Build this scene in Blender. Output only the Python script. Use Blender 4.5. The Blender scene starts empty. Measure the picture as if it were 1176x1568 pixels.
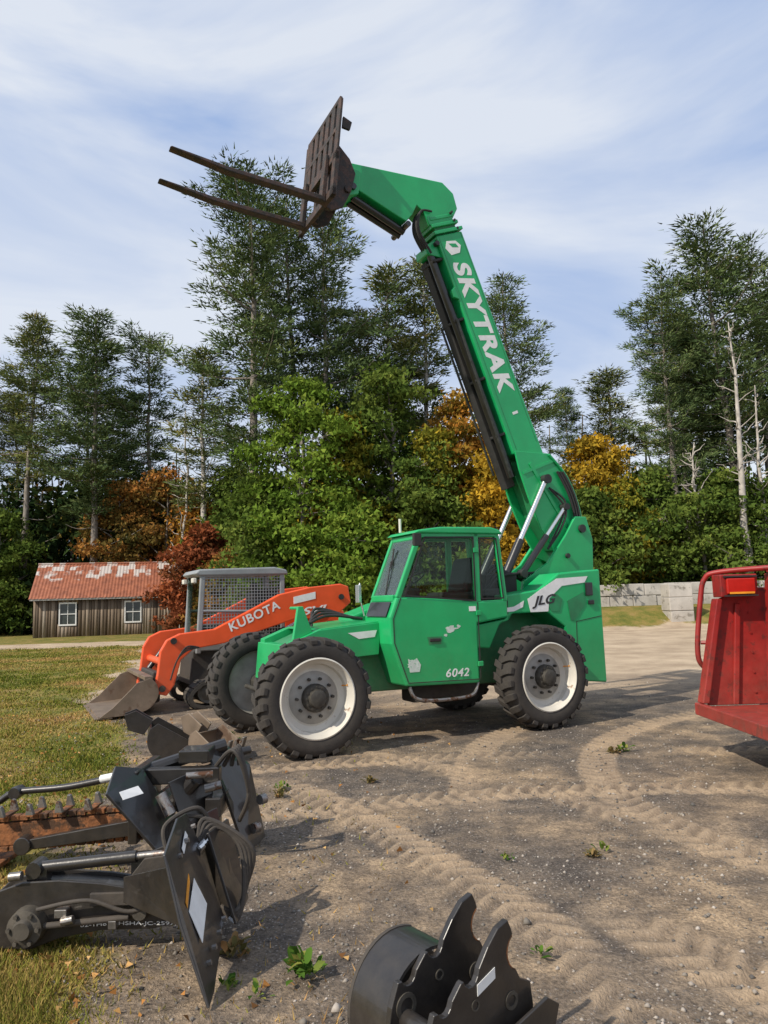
import bpy, bmesh, math, random
import numpy as np
from mathutils import Vector, Matrix
random.seed(7); rng=np.random.default_rng(7)
sc=bpy.context.scene
COL=sc.collection
# ------------------------------------------------------------------ materials
def nodes_of(name):
    m=bpy.data.materials.new(name); m.use_nodes=True
    nt=m.node_tree; nt.nodes.clear()
    out=nt.nodes.new('ShaderNodeOutputMaterial')
    return m,nt,out
def N(nt,t,**kw):
    n=nt.nodes.new(t)
    for k,v in kw.items():
        if hasattr(n,k): setattr(n,k,v)
        else: n.inputs[k].default_value=v
    return n
def c4(c): return (c[0],c[1],c[2],1)
def noise(nt,vec,scale,detail=4,rough=.6):
    n=N(nt,'ShaderNodeTexNoise'); n.inputs['Scale'].default_value=scale
    n.inputs['Detail'].default_value=detail; n.inputs['Roughness'].default_value=rough
    nt.links.new(vec,n.inputs['Vector']); return n.outputs['Fac']
def ramp(nt,fac,stops):
    r=N(nt,'ShaderNodeValToRGB'); e=r.color_ramp.elements
    while len(e)<len(stops): e.new(.5)
    for i,(p,c) in enumerate(stops):
        e[i].position=p; e[i].color=c4(c) if len(c)==3 else c
    nt.links.new(fac,r.inputs['Fac']); return r.outputs['Color']
def mixc(nt,f,a,b,mode='MIX'):
    m=N(nt,'ShaderNodeMix',data_type='RGBA',blend_type=mode)
    for s,v in ((0,f),(6,a),(7,b)):
        if hasattr(v,'is_output'): nt.links.new(v,m.inputs[s])
        else: m.inputs[s].default_value=v if s==0 else c4(v)
    return m.outputs[2]
def mth(nt,op,a,b=0.0,clamp=False):
    m=N(nt,'ShaderNodeMath',operation=op); m.use_clamp=clamp
    for i,v in enumerate((a,b)):
        if hasattr(v,'is_output'): nt.links.new(v,m.inputs[i])
        else: m.inputs[i].default_value=v
    return m.outputs[0]
def pmat(name,col,rough=.5,metal=0,var=.2,scale=5,bump=.0,bscale=60,dust=0,dustcol=(.3,.23,.16),dz=1.3,spots=None,spotamt=.6,spotscale=9,coat=0):
    m,nt,out=nodes_of(name)
    b=N(nt,'ShaderNodeBsdfPrincipled'); nt.links.new(b.outputs[0],out.inputs[0])
    tc=N(nt,'ShaderNodeTexCoord').outputs['Object']
    n1=noise(nt,tc,scale,4)
    lo=tuple(x*(1-var) for x in col); hi=tuple(min(1,x*(1+var)) for x in col)
    c=ramp(nt,n1,[(.3,lo),(.7,hi)])
    if spots:
        n2=noise(nt,tc,spotscale,6,.7)
        f=ramp(nt,n2,[(spotamt-.04,(0,0,0)),(spotamt+.04,(1,1,1))])
        c=mixc(nt,f,c,spots)
    rf=mth(nt,'ADD',mth(nt,'MULTIPLY',n1,.25),rough-.12)
    if dust>0:
        pos=N(nt,'ShaderNodeNewGeometry').outputs['Position']
        sx=N(nt,'ShaderNodeSeparateXYZ'); nt.links.new(pos,sx.inputs[0])
        mr=N(nt,'ShaderNodeMapRange'); nt.links.new(sx.outputs[2],mr.inputs[0])
        mr.inputs[1].default_value=0; mr.inputs[2].default_value=dz; mr.inputs[3].default_value=1; mr.inputs[4].default_value=.12
        n3=noise(nt,tc,14,5,.7)
        f=mth(nt,'MULTIPLY',mth(nt,'MULTIPLY',mr.outputs[0],n3),dust*2,True)
        c=mixc(nt,f,c,dustcol)
        rf=mth(nt,'ADD',rf,mth(nt,'MULTIPLY',f,.5),True)
    nt.links.new(c,b.inputs['Base Color']); nt.links.new(rf,b.inputs['Roughness'])
    b.inputs['Metallic'].default_value=metal
    if coat: b.inputs['Coat Weight'].default_value=coat
    if bump>0:
        n4=noise(nt,tc,bscale,3,.6)
        bp=N(nt,'ShaderNodeBump'); bp.inputs['Strength'].default_value=bump; bp.inputs['Distance'].default_value=.02
        nt.links.new(n4,bp.inputs['Height']); nt.links.new(bp.outputs[0],b.inputs['Normal'])
    return m
M={}
M['green']=pmat('green_paint',(.003,.36,.11),.36,0,.14,2.2,.02,30,dust=.18,coat=.1)
M['dgreen']=pmat('green_paint_dirty',(.004,.2,.07),.5,0,.25,4,.06,30,dust=.45)
M['white']=pmat('white_decal',(.76,.76,.74),.5,0,.08,12)
M['blackp']=pmat('black_paint',(.008,.009,.011),.32,0,.3,8,.05,40,dust=.10,dz=.9,coat=.3)
M['blackm']=pmat('black_matte',(.016,.016,.017),.7,0,.3,8,.08,60,dust=.18)
M['rubber']=pmat('tyre_rubber',(.018,.0175,.0175),.8,0,.3,6,.2,70,dust=.3,dustcol=(.14,.115,.09),dz=1.8)
M['rim']=pmat('rim_paint',(.66,.64,.57),.5,0,.12,7,.03,40,dust=.3,dz=1.6,spots=(.25,.13,.06),spotamt=.66)
M['rimin']=pmat('rim_disc',(.33,.33,.31),.5,.2,.25,7,.04,40,dust=.3)
M['hub']=pmat('hub_iron',(.03,.035,.035),.55,.4,.4,14,.1,40,dust=.25)
M['steel']=pmat('chromed_rod',(.7,.71,.72),.22,.9,.05,3)
M['wsteel']=pmat('worn_steel',(.3,.28,.26),.42,.8,.35,9,.08,40,spots=(.14,.07,.04),spotamt=.55)
M['rust']=pmat('rusty_fork_steel',(.07,.042,.033),.7,.2,.45,8,.25,60,spots=(.035,.03,.028),spotamt=.5)
M['orange']=pmat('orange_paint',(.78,.085,.014),.38,0,.1,3,.02,30,dust=.2,coat=.1)
M['red']=pmat('red_paint',(.26,.009,.008),.45,0,.3,4,.04,30,dust=.2,spots=(.14,.012,.01),spotamt=.58)
M['grey']=pmat('grey_cab_paint',(.24,.26,.27),.5,0,.12,4,.02,30,dust=.15)
M['bucketsteel']=pmat('bucket_steel',(.25,.19,.14),.5,.5,.25,3,.06,30,spots=(.17,.11,.075),spotamt=.6,spotscale=4)
M['chainrust']=pmat('rusty_chain',(.26,.1,.035),.8,.2,.45,16,.3,60,spots=(.08,.04,.02),spotamt=.5)
M['seat']=pmat('seat_vinyl',(.03,.03,.03),.6)
M['lampred']=pmat('tail_lamp',(.4,.015,.01),.2)
M['yellow']=pmat('warning_label',(.75,.3,.02),.5)
def glassmat():
    m,nt,out=nodes_of('window_glass')
    t=N(nt,'ShaderNodeBsdfTransparent'); t.inputs[0].default_value=(.78,.86,.82,1)
    g=N(nt,'ShaderNodeBsdfGlossy'); g.inputs['Roughness'].default_value=.03
    lw=N(nt,'ShaderNodeFresnel'); lw.inputs[0].default_value=1.3
    mx=N(nt,'ShaderNodeMixShader'); f=mth(nt,'ADD',mth(nt,'MULTIPLY',lw.outputs[0],.5),.01,True)
    nt.links.new(f,mx.inputs[0]); nt.links.new(t.outputs[0],mx.inputs[1]); nt.links.new(g.outputs[0],mx.inputs[2])
    nt.links.new(mx.outputs[0],out.inputs[0]); return m
M['glass']=glassmat()
# ------------------------------------------------------------------ primitives (verts, faces)
def box(x0,x1,y0,y1,z0,z1):
    v=[(x0,y0,z0),(x1,y0,z0),(x1,y1,z0),(x0,y1,z0),(x0,y0,z1),(x1,y0,z1),(x1,y1,z1),(x0,y1,z1)]
    return v,[(0,3,2,1),(4,5,6,7),(0,1,5,4),(1,2,6,5),(2,3,7,6),(3,0,4,7)]
def prism(p,y0,y1):
    n=len(p); v=[(a,y0,b) for a,b in p]+[(a,y1,b) for a,b in p]
    f=[tuple(range(n)),tuple(reversed(range(n,2*n)))]+[(i,(i+1)%n,(i+1)%n+n,i+n) for i in range(n)]
    return v,f
def xf(vf,mt):
    return [tuple(mt@Vector(q)) for q in vf[0]],vf[1]
def tube(P,r,seg=12,cap=True):
    P=[Vector(p) for p in P]; k=len(P)
    R=r if isinstance(r,(list,tuple)) else [r]*k
    v=[];f=[]; ref=None
    for i in range(k):
        t=(P[min(i+1,k-1)]-P[max(i-1,0)]).normalized()
        if ref is None:
            ref=Vector((0,0,1)) if abs(t.z)<.9 else Vector((1,0,0))
        a=(ref-t*ref.dot(t)).normalized(); ref=a; b=t.cross(a)
        for s in range(seg):
            th=2*math.pi*s/seg; v.append(tuple(P[i]+a*math.cos(th)*R[i]+b*math.sin(th)*R[i]))
    for i in range(k-1):
        for s in range(seg):
            f.append((i*seg+s,i*seg+(s+1)%seg,(i+1)*seg+(s+1)%seg,(i+1)*seg+s))
    if cap: f.append(tuple(range(seg))[::-1]); f.append(tuple(range((k-1)*seg,k*seg)))
    return v,f
def spline(P,n=8):
    P=[Vector(p) for p in P]; out=[]
    for i in range(len(P)-1):
        p0=P[max(i-1,0)];p1=P[i];p2=P[i+1];p3=P[min(i+2,len(P)-1)]
        for j in range(n):
            t=j/n
            out.append(.5*((2*p1)+(p2-p0)*t+(2*p0-5*p1+4*p2-p3)*t*t+(3*p1-p0-3*p2+p3)*t**3))
    out.append(P[-1]); return out
def lathe(prof,seg=56,cx=0,cz=0):
    v=[];f=[];k=len(prof)
    for s in range(seg):
        th=2*math.pi*s/seg
        for r,y in prof: v.append((cx+math.cos(th)*r,y,cz+math.sin(th)*r))
    for s in range(seg):
        for i in range(k-1):
            a=s*k+i; b=((s+1)%seg)*k+i
            f.append((a,a+1,b+1,b))
    return v,f
def sweep(P,hw,axis='y',y0=0,y1=1,th=.02):
    n=len(P); Q=[]
    for i in range(n):
        a=Vector(P[max(i-1,0)]); b=Vector(P[min(i+1,n-1)]); t=(b-a).normalized()
        Q.append((P[i][0]-t.y*th,P[i][1]+t.x*th))
    return prism(list(P)+Q[::-1],y0,y1)
def mkobj(name,parts,mat,parent=None,bevel=0,smooth=False,loc=None):
    me=bpy.data.meshes.new(name); V=[];F=[]
    for v,f in parts:
        o=len(V); V+=list(v); F+=[tuple(i+o for i in q) for q in f]
    me.from_pydata(V,[],F)
    bm=bmesh.new(); bm.from_mesh(me)
    bmesh.ops.recalc_face_normals(bm,faces=bm.faces)
    bm.to_mesh(me); bm.free()
    me.materials.append(M[mat] if isinstance(mat,str) else mat)
    if smooth:
        for p in me.polygons: p.use_smooth=True
        me.set_sharp_from_angle(angle=math.radians(38))
    ob=bpy.data.objects.new(name,me); COL.objects.link(ob)
    if parent: ob.parent=parent
    if loc: ob.location=loc
    if bevel:
        b=ob.modifiers.new('bevel','BEVEL'); b.width=bevel; b.segments=2; b.limit_method='ANGLE'; b.angle_limit=math.radians(35)
    return ob
def empty(name,loc=(0,0,0),rz=0):
    e=bpy.data.objects.new(name,None); COL.objects.link(e); e.location=loc; e.rotation_euler=(0,0,rz); e.empty_display_size=.3
    return e
def text(name,s,origin,xd,yd,length,height,mat,parent,shear=0,off=.0,sp=1.0):
    cu=bpy.data.curves.new(name,'FONT'); cu.body=s; cu.offset=off; cu.extrude=.001; cu.shear=shear; cu.space_character=sp
    t=bpy.data.objects.new('tmp',cu); COL.objects.link(t)
    dg=bpy.context.evaluated_depsgraph_get(); dg.update()
    me=bpy.data.meshes.new_from_object(t.evaluated_get(dg))
    bpy.data.objects.remove(t)
    co=np.array([v.co[:] for v in me.vertices]); mn=co.min(0); mx=co.max(0)
    xd=Vector(xd).normalized(); yd=Vector(yd).normalized(); nd=xd.cross(yd)
    for v in me.vertices:
        a=(v.co.x-mn[0])/(mx[0]-mn[0])*length; b=(v.co.y-mn[1])/(mx[1]-mn[1])*height
        v.co=Vector(origin)+xd*a+yd*b+nd*(v.co.z*1.0)
    me.materials.clear(); me.materials.append(M[mat])
    ob=bpy.data.objects.new(name,me); COL.objects.link(ob); ob.parent=parent
    return ob
# ------------------------------------------------------------------ numpy noise + ground
TAB=rng.random((256,256))
def vn(x,y,s,o=0):
    x=np.asarray(x)/s+o*17.3; y=np.asarray(y)/s+o*9.1
    xi=np.floor(x).astype(int); yi=np.floor(y).astype(int); fx=x-xi; fy=y-yi
    fx=fx*fx*(3-2*fx); fy=fy*fy*(3-2*fy)
    a=TAB[xi%256,yi%256];b=TAB[(xi+1)%256,yi%256];c=TAB[xi%256,(yi+1)%256];d=TAB[(xi+1)%256,(yi+1)%256]
    return (a*(1-fx)+b*fx)*(1-fy)+(c*(1-fx)+d*fx)*fy
def fbm(x,y,s,o=0,n=4):
    r=0;a=.5
    for i in range(n): r=r+a*vn(x,y,s/2**i,o+i); a*=.5
    return r/(1-.5**n)
def sst(a,b,x):
    t=np.clip((x-a)/(b-a),0,1); return t*t*(3-2*t)
TRACKS=[(6.2,6.5,5.62,.2),(6.2,6.5,4.3,.2),(-6.2,2.0,8.6,.17),(-6.2,2.0,7.2,.17),(2.2,-9.0,15.4,.2),(2.2,-9.0,17.0,.2),(9.5,-2.0,9.3,.18)]
def tread(X,Y):
    h=np.zeros_like(X); m=np.zeros_like(X)
    for i,(cx,cy,R,hw) in enumerate(TRACKS):
        r=np.hypot(X-cx,Y-cy)+(fbm(X,Y,3,90+i,2)-.5)*.35; th=np.arctan2(Y-cy,X-cx)
        lat=(r-R)/hw
        ins=1-sst(.8,1.1,np.abs(lat))
        s=th*R/.15+np.abs(lat)*.8
        lug=np.abs((s%1)-.5)*2
        lug=sst(.2,.75,lug)
        w=ins*sst(.30,.52,fbm(X,Y,1.5,40+i,3))
        h+=w*(-.017+.027*lug)
        ed=np.exp(-((np.abs(lat)-1.15)/.2)**2)*w; h+=ed*.01
        m=np.maximum(m,w*(.3+.7*lug))
    fade=sst(12,9.5,Y)*sst(1,1.6,Y)
    return h*fade,m*fade
def grassmask(X,Y):
    gx=np.interp(Y,[0,3.3,5,7.8,11,16,30],[-.8,-1.1,-1.7,-2.45,-3.9,-5.6,-9.5])
    n=(fbm(X,Y,1.6,5)-.5)*1.8
    left=sst(-.35,.85,(gx-X+n*np.clip(Y/8,.5,1.6))/1.0)*sst(33,31,Y+n)
    bank=sst(33.5,35,Y+n*1.5-0.0*X)*sst(3,7,X)
    bl=sst(40,41.5,Y+n)*sst(-3,-6,X)
    mid=sst(35,38,Y+n)
    return np.clip(np.maximum.reduce([left,bank,bl,mid]),0,1)
def hgt(X,Y):
    near=sst(26,12,Y)
    h=(fbm(X,Y,2.2,1)-.5)*.06*near+(fbm(X,Y,.35,2)-.5)*.022*sst(16,8,Y)
    h=h+(vn(X,Y,.11,9)-.5)*.009*sst(13,7,Y)
    h=h+sst(33.6,36.8,Y)*.95*sst(7,10,X)
    h=h+sst(60,140,Y)*2
    return h
def fast(name,V,F,mi=None,attr=None):
    V=np.ascontiguousarray(V,dtype=np.float32); F=np.ascontiguousarray(F,dtype=np.int32); k=F.shape[1]
    me=bpy.data.meshes.new(name); me.vertices.add(len(V)); me.vertices.foreach_set('co',V.ravel())
    me.loops.add(F.size); me.loops.foreach_set('vertex_index',F.ravel())
    me.polygons.add(len(F)); me.polygons.foreach_set('loop_start',np.arange(0,F.size,k,dtype=np.int32))
    try: me.polygons.foreach_set('loop_total',np.full(len(F),k,dtype=np.int32))
    except Exception: pass
    if mi is not None: me.polygons.foreach_set('material_index',mi.astype(np.int32))
    me.update(calc_edges=True)
    if attr is not None:
        a=me.attributes.new('tone','FLOAT','POINT'); a.data.foreach_set('value',attr.astype(np.float32))
    me.validate()
    return me
def ground():
    def ax(lo,hi,a,b,st,g):
        m=list(np.arange(a,b,st)); x=b;s=st;r=[]
        while x<hi: r.append(x); s*=g; x+=s
        x=a;s=st;l=[]
        while x>lo: s*=g; x-=s; l.append(x)
        return np.array(l[::-1]+m+r)
    xs=ax(-900,900,-5,6,.026,1.07); ys=ax(-60,1500,2.6,10.5,.026,1.05)
    X,Y=np.meshgrid(xs,ys); nx=len(xs);ny=len(ys)
    th,tm=tread(X,Y); g=grassmask(X,Y)
    Z=hgt(X,Y)+th*(1-g*.7)
    V=np.stack([X.ravel(),Y.ravel(),Z.ravel()],1)
    i=np.arange(nx-1)[None,:]+np.arange(ny-1)[:,None]*nx; i=i.ravel()
    F=np.stack([i,i+1,i+1+nx,i+nx],1)
    me=fast('ground',V,F)
    at=me.color_attributes.new('zones','FLOAT_COLOR','POINT')
    sand=sst(10.5,16,Y+(fbm(X,Y,3,8)-.5)*5)*(1-sst(60,70,Y))
    colr=np.stack([g.ravel(),sand.ravel(),tm.ravel(),np.ones(g.size)],1)
    at.data.foreach_set('color',colr.ravel().astype(np.float32))
    me.polygons.foreach_set('use_smooth',np.ones(len(me.polygons),bool))
    m,nt,out=nodes_of('dirt_gravel_and_grass')
    b=N(nt,'ShaderNodeBsdfPrincipled'); nt.links.new(b.outputs[0],out.inputs[0]); b.inputs['Roughness'].default_value=.92
    b.inputs['Specular IOR Level'].default_value=.2
    tc=N(nt,'ShaderNodeTexCoord').outputs['Object']
    a=N(nt,'ShaderNodeAttribute'); a.attribute_name='zones'
    sp=N(nt,'ShaderNodeSeparateColor'); nt.links.new(a.outputs['Color'],sp.inputs[0])
    big=noise(nt,tc,.8,4,.65); med=noise(nt,tc,3.2,6,.72); fine=noise(nt,tc,45,3,.75)
    dirt=ramp(nt,big,[(.38,(.125,.108,.095)),(.50,(.185,.15,.118)),(.63,(.32,.245,.17))])
    dirt=mixc(nt,.85,dirt,ramp(nt,med,[(.32,(.55,.53,.52)),(.68,(1.32,1.27,1.18))]),'MULTIPLY')
    dirt=mixc(nt,.9,dirt,ramp(nt,fine,[(.3,(.4,.4,.4)),(.7,(1.5,1.47,1.43))]),'MULTIPLY')
    vo=N(nt,'ShaderNodeTexVoronoi'); vo.inputs['Scale'].default_value=48; nt.links.new(tc,vo.inputs['Vector'])
    peb=ramp(nt,vo.outputs['Distance'],[(.16,(1,1,1)),(.3,(0,0,0))])
    pc=ramp(nt,mth(nt,'FRACT',mth(nt,'MULTIPLY',vo.outputs['Color'],3.7)),[(0,(.09,.085,.08)),(.6,(.25,.22,.2)),(1,(.46,.41,.36))])
    pm=mth(nt,'MULTIPLY',peb,ramp(nt,big,[(.4,(.85,.85,.85)),(.6,(.15,.15,.15))]))
    dirt=mixc(nt,pm,dirt,pc)
    dirt=mixc(nt,mth(nt,'MULTIPLY',sp.outputs[2],.62),dirt,(.42,.31,.205))
    sandc=ramp(nt,noise(nt,tc,.8,5,.65),[(.3,(.32,.24,.165)),(.7,(.58,.46,.325))])
    sandc=mixc(nt,.5,sandc,ramp(nt,fine,[(.3,(.6,.6,.6)),(.7,(1.3,1.3,1.3))]),'MULTIPLY')
    dirt=mixc(nt,sp.outputs[1],dirt,sandc)
    gr=ramp(nt,noise(nt,tc,1.1,6,.7),[(.32,(.085,.105,.02)),(.46,(.16,.155,.035)),(.58,(.26,.19,.06)),(.72,(.3,.2,.1))])
    gr=mixc(nt,.8,gr,ramp(nt,noise(nt,tc,60,3,.8),[(.3,(.4,.4,.4)),(.7,(1.5,1.5,1.4))]),'MULTIPLY')
    gm=ramp(nt,mth(nt,'ADD',mth(nt,'MULTIPLY',mth(nt,'SUBTRACT',med,.5),1.1),sp.outputs[0]),[(.4,(0,0,0)),(.62,(1,1,1))])
    c=mixc(nt,gm,dirt,gr)
    nt.links.new(c,b.inputs['Base Color'])
    bp=N(nt,'ShaderNodeBump'); bp.inputs['Strength'].default_value=.9; bp.inputs['Distance'].default_value=.02
    nt.links.new(mth(nt,'ADD',mth(nt,'MULTIPLY',fine,1.0),mth(nt,'MULTIPLY',med,.8)),bp.inputs['Height']); nt.links.new(bp.outputs[0],b.inputs['Normal'])
    me.materials.append(m)
    ob=bpy.data.objects.new('ground',me); COL.objects.link(ob)
ground()
# ------------------------------------------------------------------ foliage
def leafmat(name,stops,trans=.22):
    m,nt,out=nodes_of(name)
    a=N(nt,'ShaderNodeAttribute'); a.attribute_name='tone'
    c=ramp(nt,a.outputs['Fac'],stops)
    d=N(nt,'ShaderNodeBsdfDiffuse'); nt.links.new(c,d.inputs[0])
    if trans==0: nt.links.new(d.outputs[0],out.inputs[0]); return m
    t=N(nt,'ShaderNodeBsdfTranslucent'); nt.links.new(c,t.inputs[0])
    mx=N(nt,'ShaderNodeMixShader'); mx.inputs[0].default_value=trans
    nt.links.new(d.outputs[0],mx.inputs[1]); nt.links.new(t.outputs[0],mx.inputs[2])
    nt.links.new(mx.outputs[0],out.inputs[0]); return m
L={}
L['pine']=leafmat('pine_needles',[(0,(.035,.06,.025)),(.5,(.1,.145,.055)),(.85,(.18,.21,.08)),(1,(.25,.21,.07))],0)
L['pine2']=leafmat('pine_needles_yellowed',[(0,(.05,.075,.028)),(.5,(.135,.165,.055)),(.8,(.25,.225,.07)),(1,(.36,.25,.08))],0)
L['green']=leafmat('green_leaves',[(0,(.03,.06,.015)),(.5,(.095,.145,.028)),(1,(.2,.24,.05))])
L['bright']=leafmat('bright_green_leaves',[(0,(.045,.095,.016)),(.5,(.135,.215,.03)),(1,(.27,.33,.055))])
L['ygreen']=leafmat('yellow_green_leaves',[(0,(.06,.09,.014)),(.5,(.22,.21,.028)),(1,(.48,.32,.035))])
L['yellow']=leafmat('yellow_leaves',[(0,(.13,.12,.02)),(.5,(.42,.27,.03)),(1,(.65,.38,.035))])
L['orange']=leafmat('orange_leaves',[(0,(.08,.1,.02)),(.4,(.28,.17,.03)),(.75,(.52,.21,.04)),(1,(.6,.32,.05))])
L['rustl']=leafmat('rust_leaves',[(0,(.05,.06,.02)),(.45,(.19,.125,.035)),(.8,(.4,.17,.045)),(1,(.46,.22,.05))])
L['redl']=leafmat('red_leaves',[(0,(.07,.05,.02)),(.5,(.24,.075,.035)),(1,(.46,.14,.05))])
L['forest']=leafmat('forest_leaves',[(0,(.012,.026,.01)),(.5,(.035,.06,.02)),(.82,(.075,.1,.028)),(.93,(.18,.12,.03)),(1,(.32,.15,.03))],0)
BARK=pmat('bark',(.21,.185,.16),.95,0,.4,3); BARKL=pmat('pale_bark',(.4,.37,.33),.9,0,.35,3)
def unit(a): return a/np.linalg.norm(a,axis=-1,keepdims=True)
def leaves(P,D,size,asp,r):
    n=len(P); s=size*(.6+.8*r.random(n))[:,None]
    w=unit(np.cross(D,r.normal(size=(n,3))))
    V=np.stack([P+w*s*asp*.5,P-w*s*asp*.5,P+D*s],1).reshape(-1,3)
    return V,np.arange(3*n).reshape(-1,3)
def ntube(P,R,seg):
    P=np.asarray(P,float); k=len(P); T=unit(np.gradient(P,axis=0))
    ref=np.array([.3,.2,1.]) if abs(T[0,2])<.8 else np.array([1.,.1,0])
    A=unit(ref-T*(T@ref)[:,None]); B=np.cross(T,A)
    th=np.arange(seg)*2*np.pi/seg
    V=(P[:,None]+np.asarray(R)[:,None,None]*(A[:,None]*np.cos(th)[None,:,None]+B[:,None]*np.sin(th)[None,:,None])).reshape(-1,3)
    F=[]
    for i in range(k-1):
        for s in range(seg):
            a=i*seg+s;b=i*seg+(s+1)%seg
            F+= [(a,b,b+seg),(a,b+seg,a+seg)]
    return V,np.array(F)
class Acc:
    def __init__(s): s.V=[];s.F=[];s.M=[];s.A=[];s.n=0
    def add(s,V,F,m,a):
        s.V.append(V); s.F.append(F+s.n); s.M.append(np.full(len(F),m)); s.A.append(np.broadcast_to(a,(len(V),)) if np.ndim(a)==0 else a); s.n+=len(V)
    def mesh(s,name,mats):
        me=fast(name,np.concatenate(s.V),np.concatenate(s.F),np.concatenate(s.M),np.concatenate(s.A))
        for m in mats: me.materials.append(m)
        return me
def pine(seed,H,spread,start,dens=1.0,leaf='pine',bark=BARK,tuft=58):
    r=np.random.default_rng(seed); ac=Acc()
    k=14; z=np.linspace(-.3,H,k); wob=np.cumsum(r.normal(0,.08,(k,2)),0)*np.linspace(0,1,k)[:,None]
    P=np.column_stack([wob,z]); R=np.interp(z,[0,H*.1,H],[H*.014,H*.012,.035])
    v,f=ntube(P,R,7); ac.add(v,f,0,.5)
    zz=start*H*.4
    LP=[];LD=[];LA=[]
    lean=r.random()*6.28
    while zz<H*.985:
        t=(zz-start*H)/(H-start*H)
        live=t>0
        nl=r.integers(3,5) if live else r.integers(1,4)
        base=np.array([np.interp(zz,z,P[:,0]),np.interp(zz,z,P[:,1]),zz])
        a0=r.random()*6.28
        wh=r.uniform(.45,1.2)
        for j in range(nl):
            az=a0+j*2*np.pi/nl+r.normal(0,.35)
            if live:
                Ln=spread*(.14+.86*(1-t)**.62)*min(1,.45+t*2.2)*wh*r.uniform(.5,1.1)*(1+.28*math.cos(az-lean))
            else: Ln=spread*.45*r.random()+.5
            up=.02+.42*max(t,0)**1.3+r.normal(0,.10)
            m=6; q=np.linspace(0,1,m)
            h=q*Ln
            pts=base+np.column_stack([np.cos(az)*h,np.sin(az)*h,up*h-.10*Ln*np.sin(q*np.pi)*.8+.18*Ln*q**3])
            v,f=ntube(pts,np.linspace(.03+.010*Ln,.012,m),3); ac.add(v,f,0,.5)
            if live and r.random()<dens:
                nc=max(2,int(Ln*2.9))
                side=np.array([-np.sin(az),np.cos(az),0])
                bsh=r.random()*.3
                for c in range(nc):
                    qq=.30+.72*(c+r.random())/nc
                    pc=np.array([np.interp(qq,q,pts[:,a]) for a in range(3)])
                    wl=Ln*.30*math.sin(min(1,qq)*2.5)
                    pc=pc+side*r.uniform(-1,1)*wl+np.array([0,0,r.normal(.03,.09)])
                    n=int(tuft*(.4+.9*r.random()))
                    o=r.normal(size=(n,3))*np.array([.33,.33,.10])
                    LP.append(pc+o)
                    d=o*np.array([1.2,1.2,.7])+np.array([np.cos(az),np.sin(az),.6])*.35+r.normal(0,.2,(n,3))
                    LD.append(unit(d)); sh=bsh+r.random()*.3+.25*r.random(n)+.2*np.clip(o[:,2]/.12,-1,1)  # needles higher in the tuft get a paler tone
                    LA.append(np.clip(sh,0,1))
        zz+=(.5+.62*r.random())*(1.0 if live else 1.5)*H/22*(1-.38*max(t,0))
    LP=np.concatenate(LP);LD=np.concatenate(LD);LA=np.concatenate(LA)
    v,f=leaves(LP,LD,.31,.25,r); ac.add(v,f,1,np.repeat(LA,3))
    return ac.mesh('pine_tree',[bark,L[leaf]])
def decid(seed,H,R,leaf,bark=BARK,nl=16,cl=13,per=58,low=.12,size=.22):
    r=np.random.default_rng(seed); ac=Acc()
    k=10; z=np.linspace(-.2,H*.9,k); wob=np.cumsum(r.normal(0,.09,(k,2)),0)
    P=np.column_stack([wob*np.linspace(0,1,k)[:,None],z]); v,f=ntube(P,np.linspace(H*.014,.03,k),7); ac.add(v,f,0,.5)
    LP=[];LD=[];LA=[]
    nl=int(nl*1.5)
    for i in range(nl):
        t=(i+.5*r.random())/nl; zz=H*(low+(1-low)*t*.95)
        prof=(math.sin(min(1,(t*.8+.2))*math.pi)**.75+.05)
        az=i*2.4+r.normal(0,.5); rr=R*prof*r.uniform(.25,1.0) if t<.93 else 0
        cen=np.array([math.cos(az)*rr,math.sin(az)*rr,zz]); lr=R*r.uniform(.22,.46)*(1.15-.55*t)
        hb=max(0,zz-rr*.8)
        b=np.array([np.interp(hb,z,P[:,0]),np.interp(hb,z,P[:,1]),min(max(.3,hb),H*.88)])
        m=np.linspace(0,1,5)[:,None]; v,f=ntube(b*(1-m)+cen*m+np.array([0,0,.15*rr])*np.sin(m*3.14),np.linspace(.02+H*.004,.015,5),4); ac.add(v,f,0,.5)
        ls=r.random()*.25
        for c in range(cl):
            d=unit(r.normal(size=3)); pc=cen+d*lr*r.uniform(.3,1.7)*np.array([1.1,1.1,.75])
            if pc[2]<.3: continue
            n=int(per*r.uniform(.3,1.4)); o=r.normal(size=(n,3))*np.array([.34,.34,.17])*(.45+R*.22)
            LP.append(pc+o); LD.append(unit(r.normal(size=(n,3))*.9+d*.4+np.array([0,0,-.25])))
            LA.append(np.clip(ls+r.random()*.3+.3*r.random(n)+.18*d[2]+.05,0,1))  # clumps on the upper side of a lobe get a paler tone
            if c%3==0:
                v,f=ntube(cen*(1-m)+pc*m,np.linspace(.025,.008,5),3); ac.add(v,f,0,.5)
    LP=np.concatenate(LP);LD=np.concatenate(LD);LA=np.concatenate(LA)
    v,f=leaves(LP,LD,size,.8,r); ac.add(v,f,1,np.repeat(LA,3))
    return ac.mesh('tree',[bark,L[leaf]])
def place(name,me,x,y,s=1,rz=None,sx=1,tilt=0):
    o=bpy.data.objects.new(name,me); COL.objects.link(o); o.location=(x,y,0 if x<8 or y<36 else .9)
    o.rotation_euler=(tilt,0,random.random()*6.28 if rz is None else rz); o.scale=(s*sx,s*sx,s); return o
PM=[pine(11,26,5.3,.30),pine(12,22,4.3,.34),pine(13,22,4.1,.42,.9,'pine2'),pine(14,20,2.9,.40,.75,'pine2',BARKL),pine(15,22,4.6,.38),pine(16,24,4.6,.42,.95)]
PH=[26,22,22,20,22,24]
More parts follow.
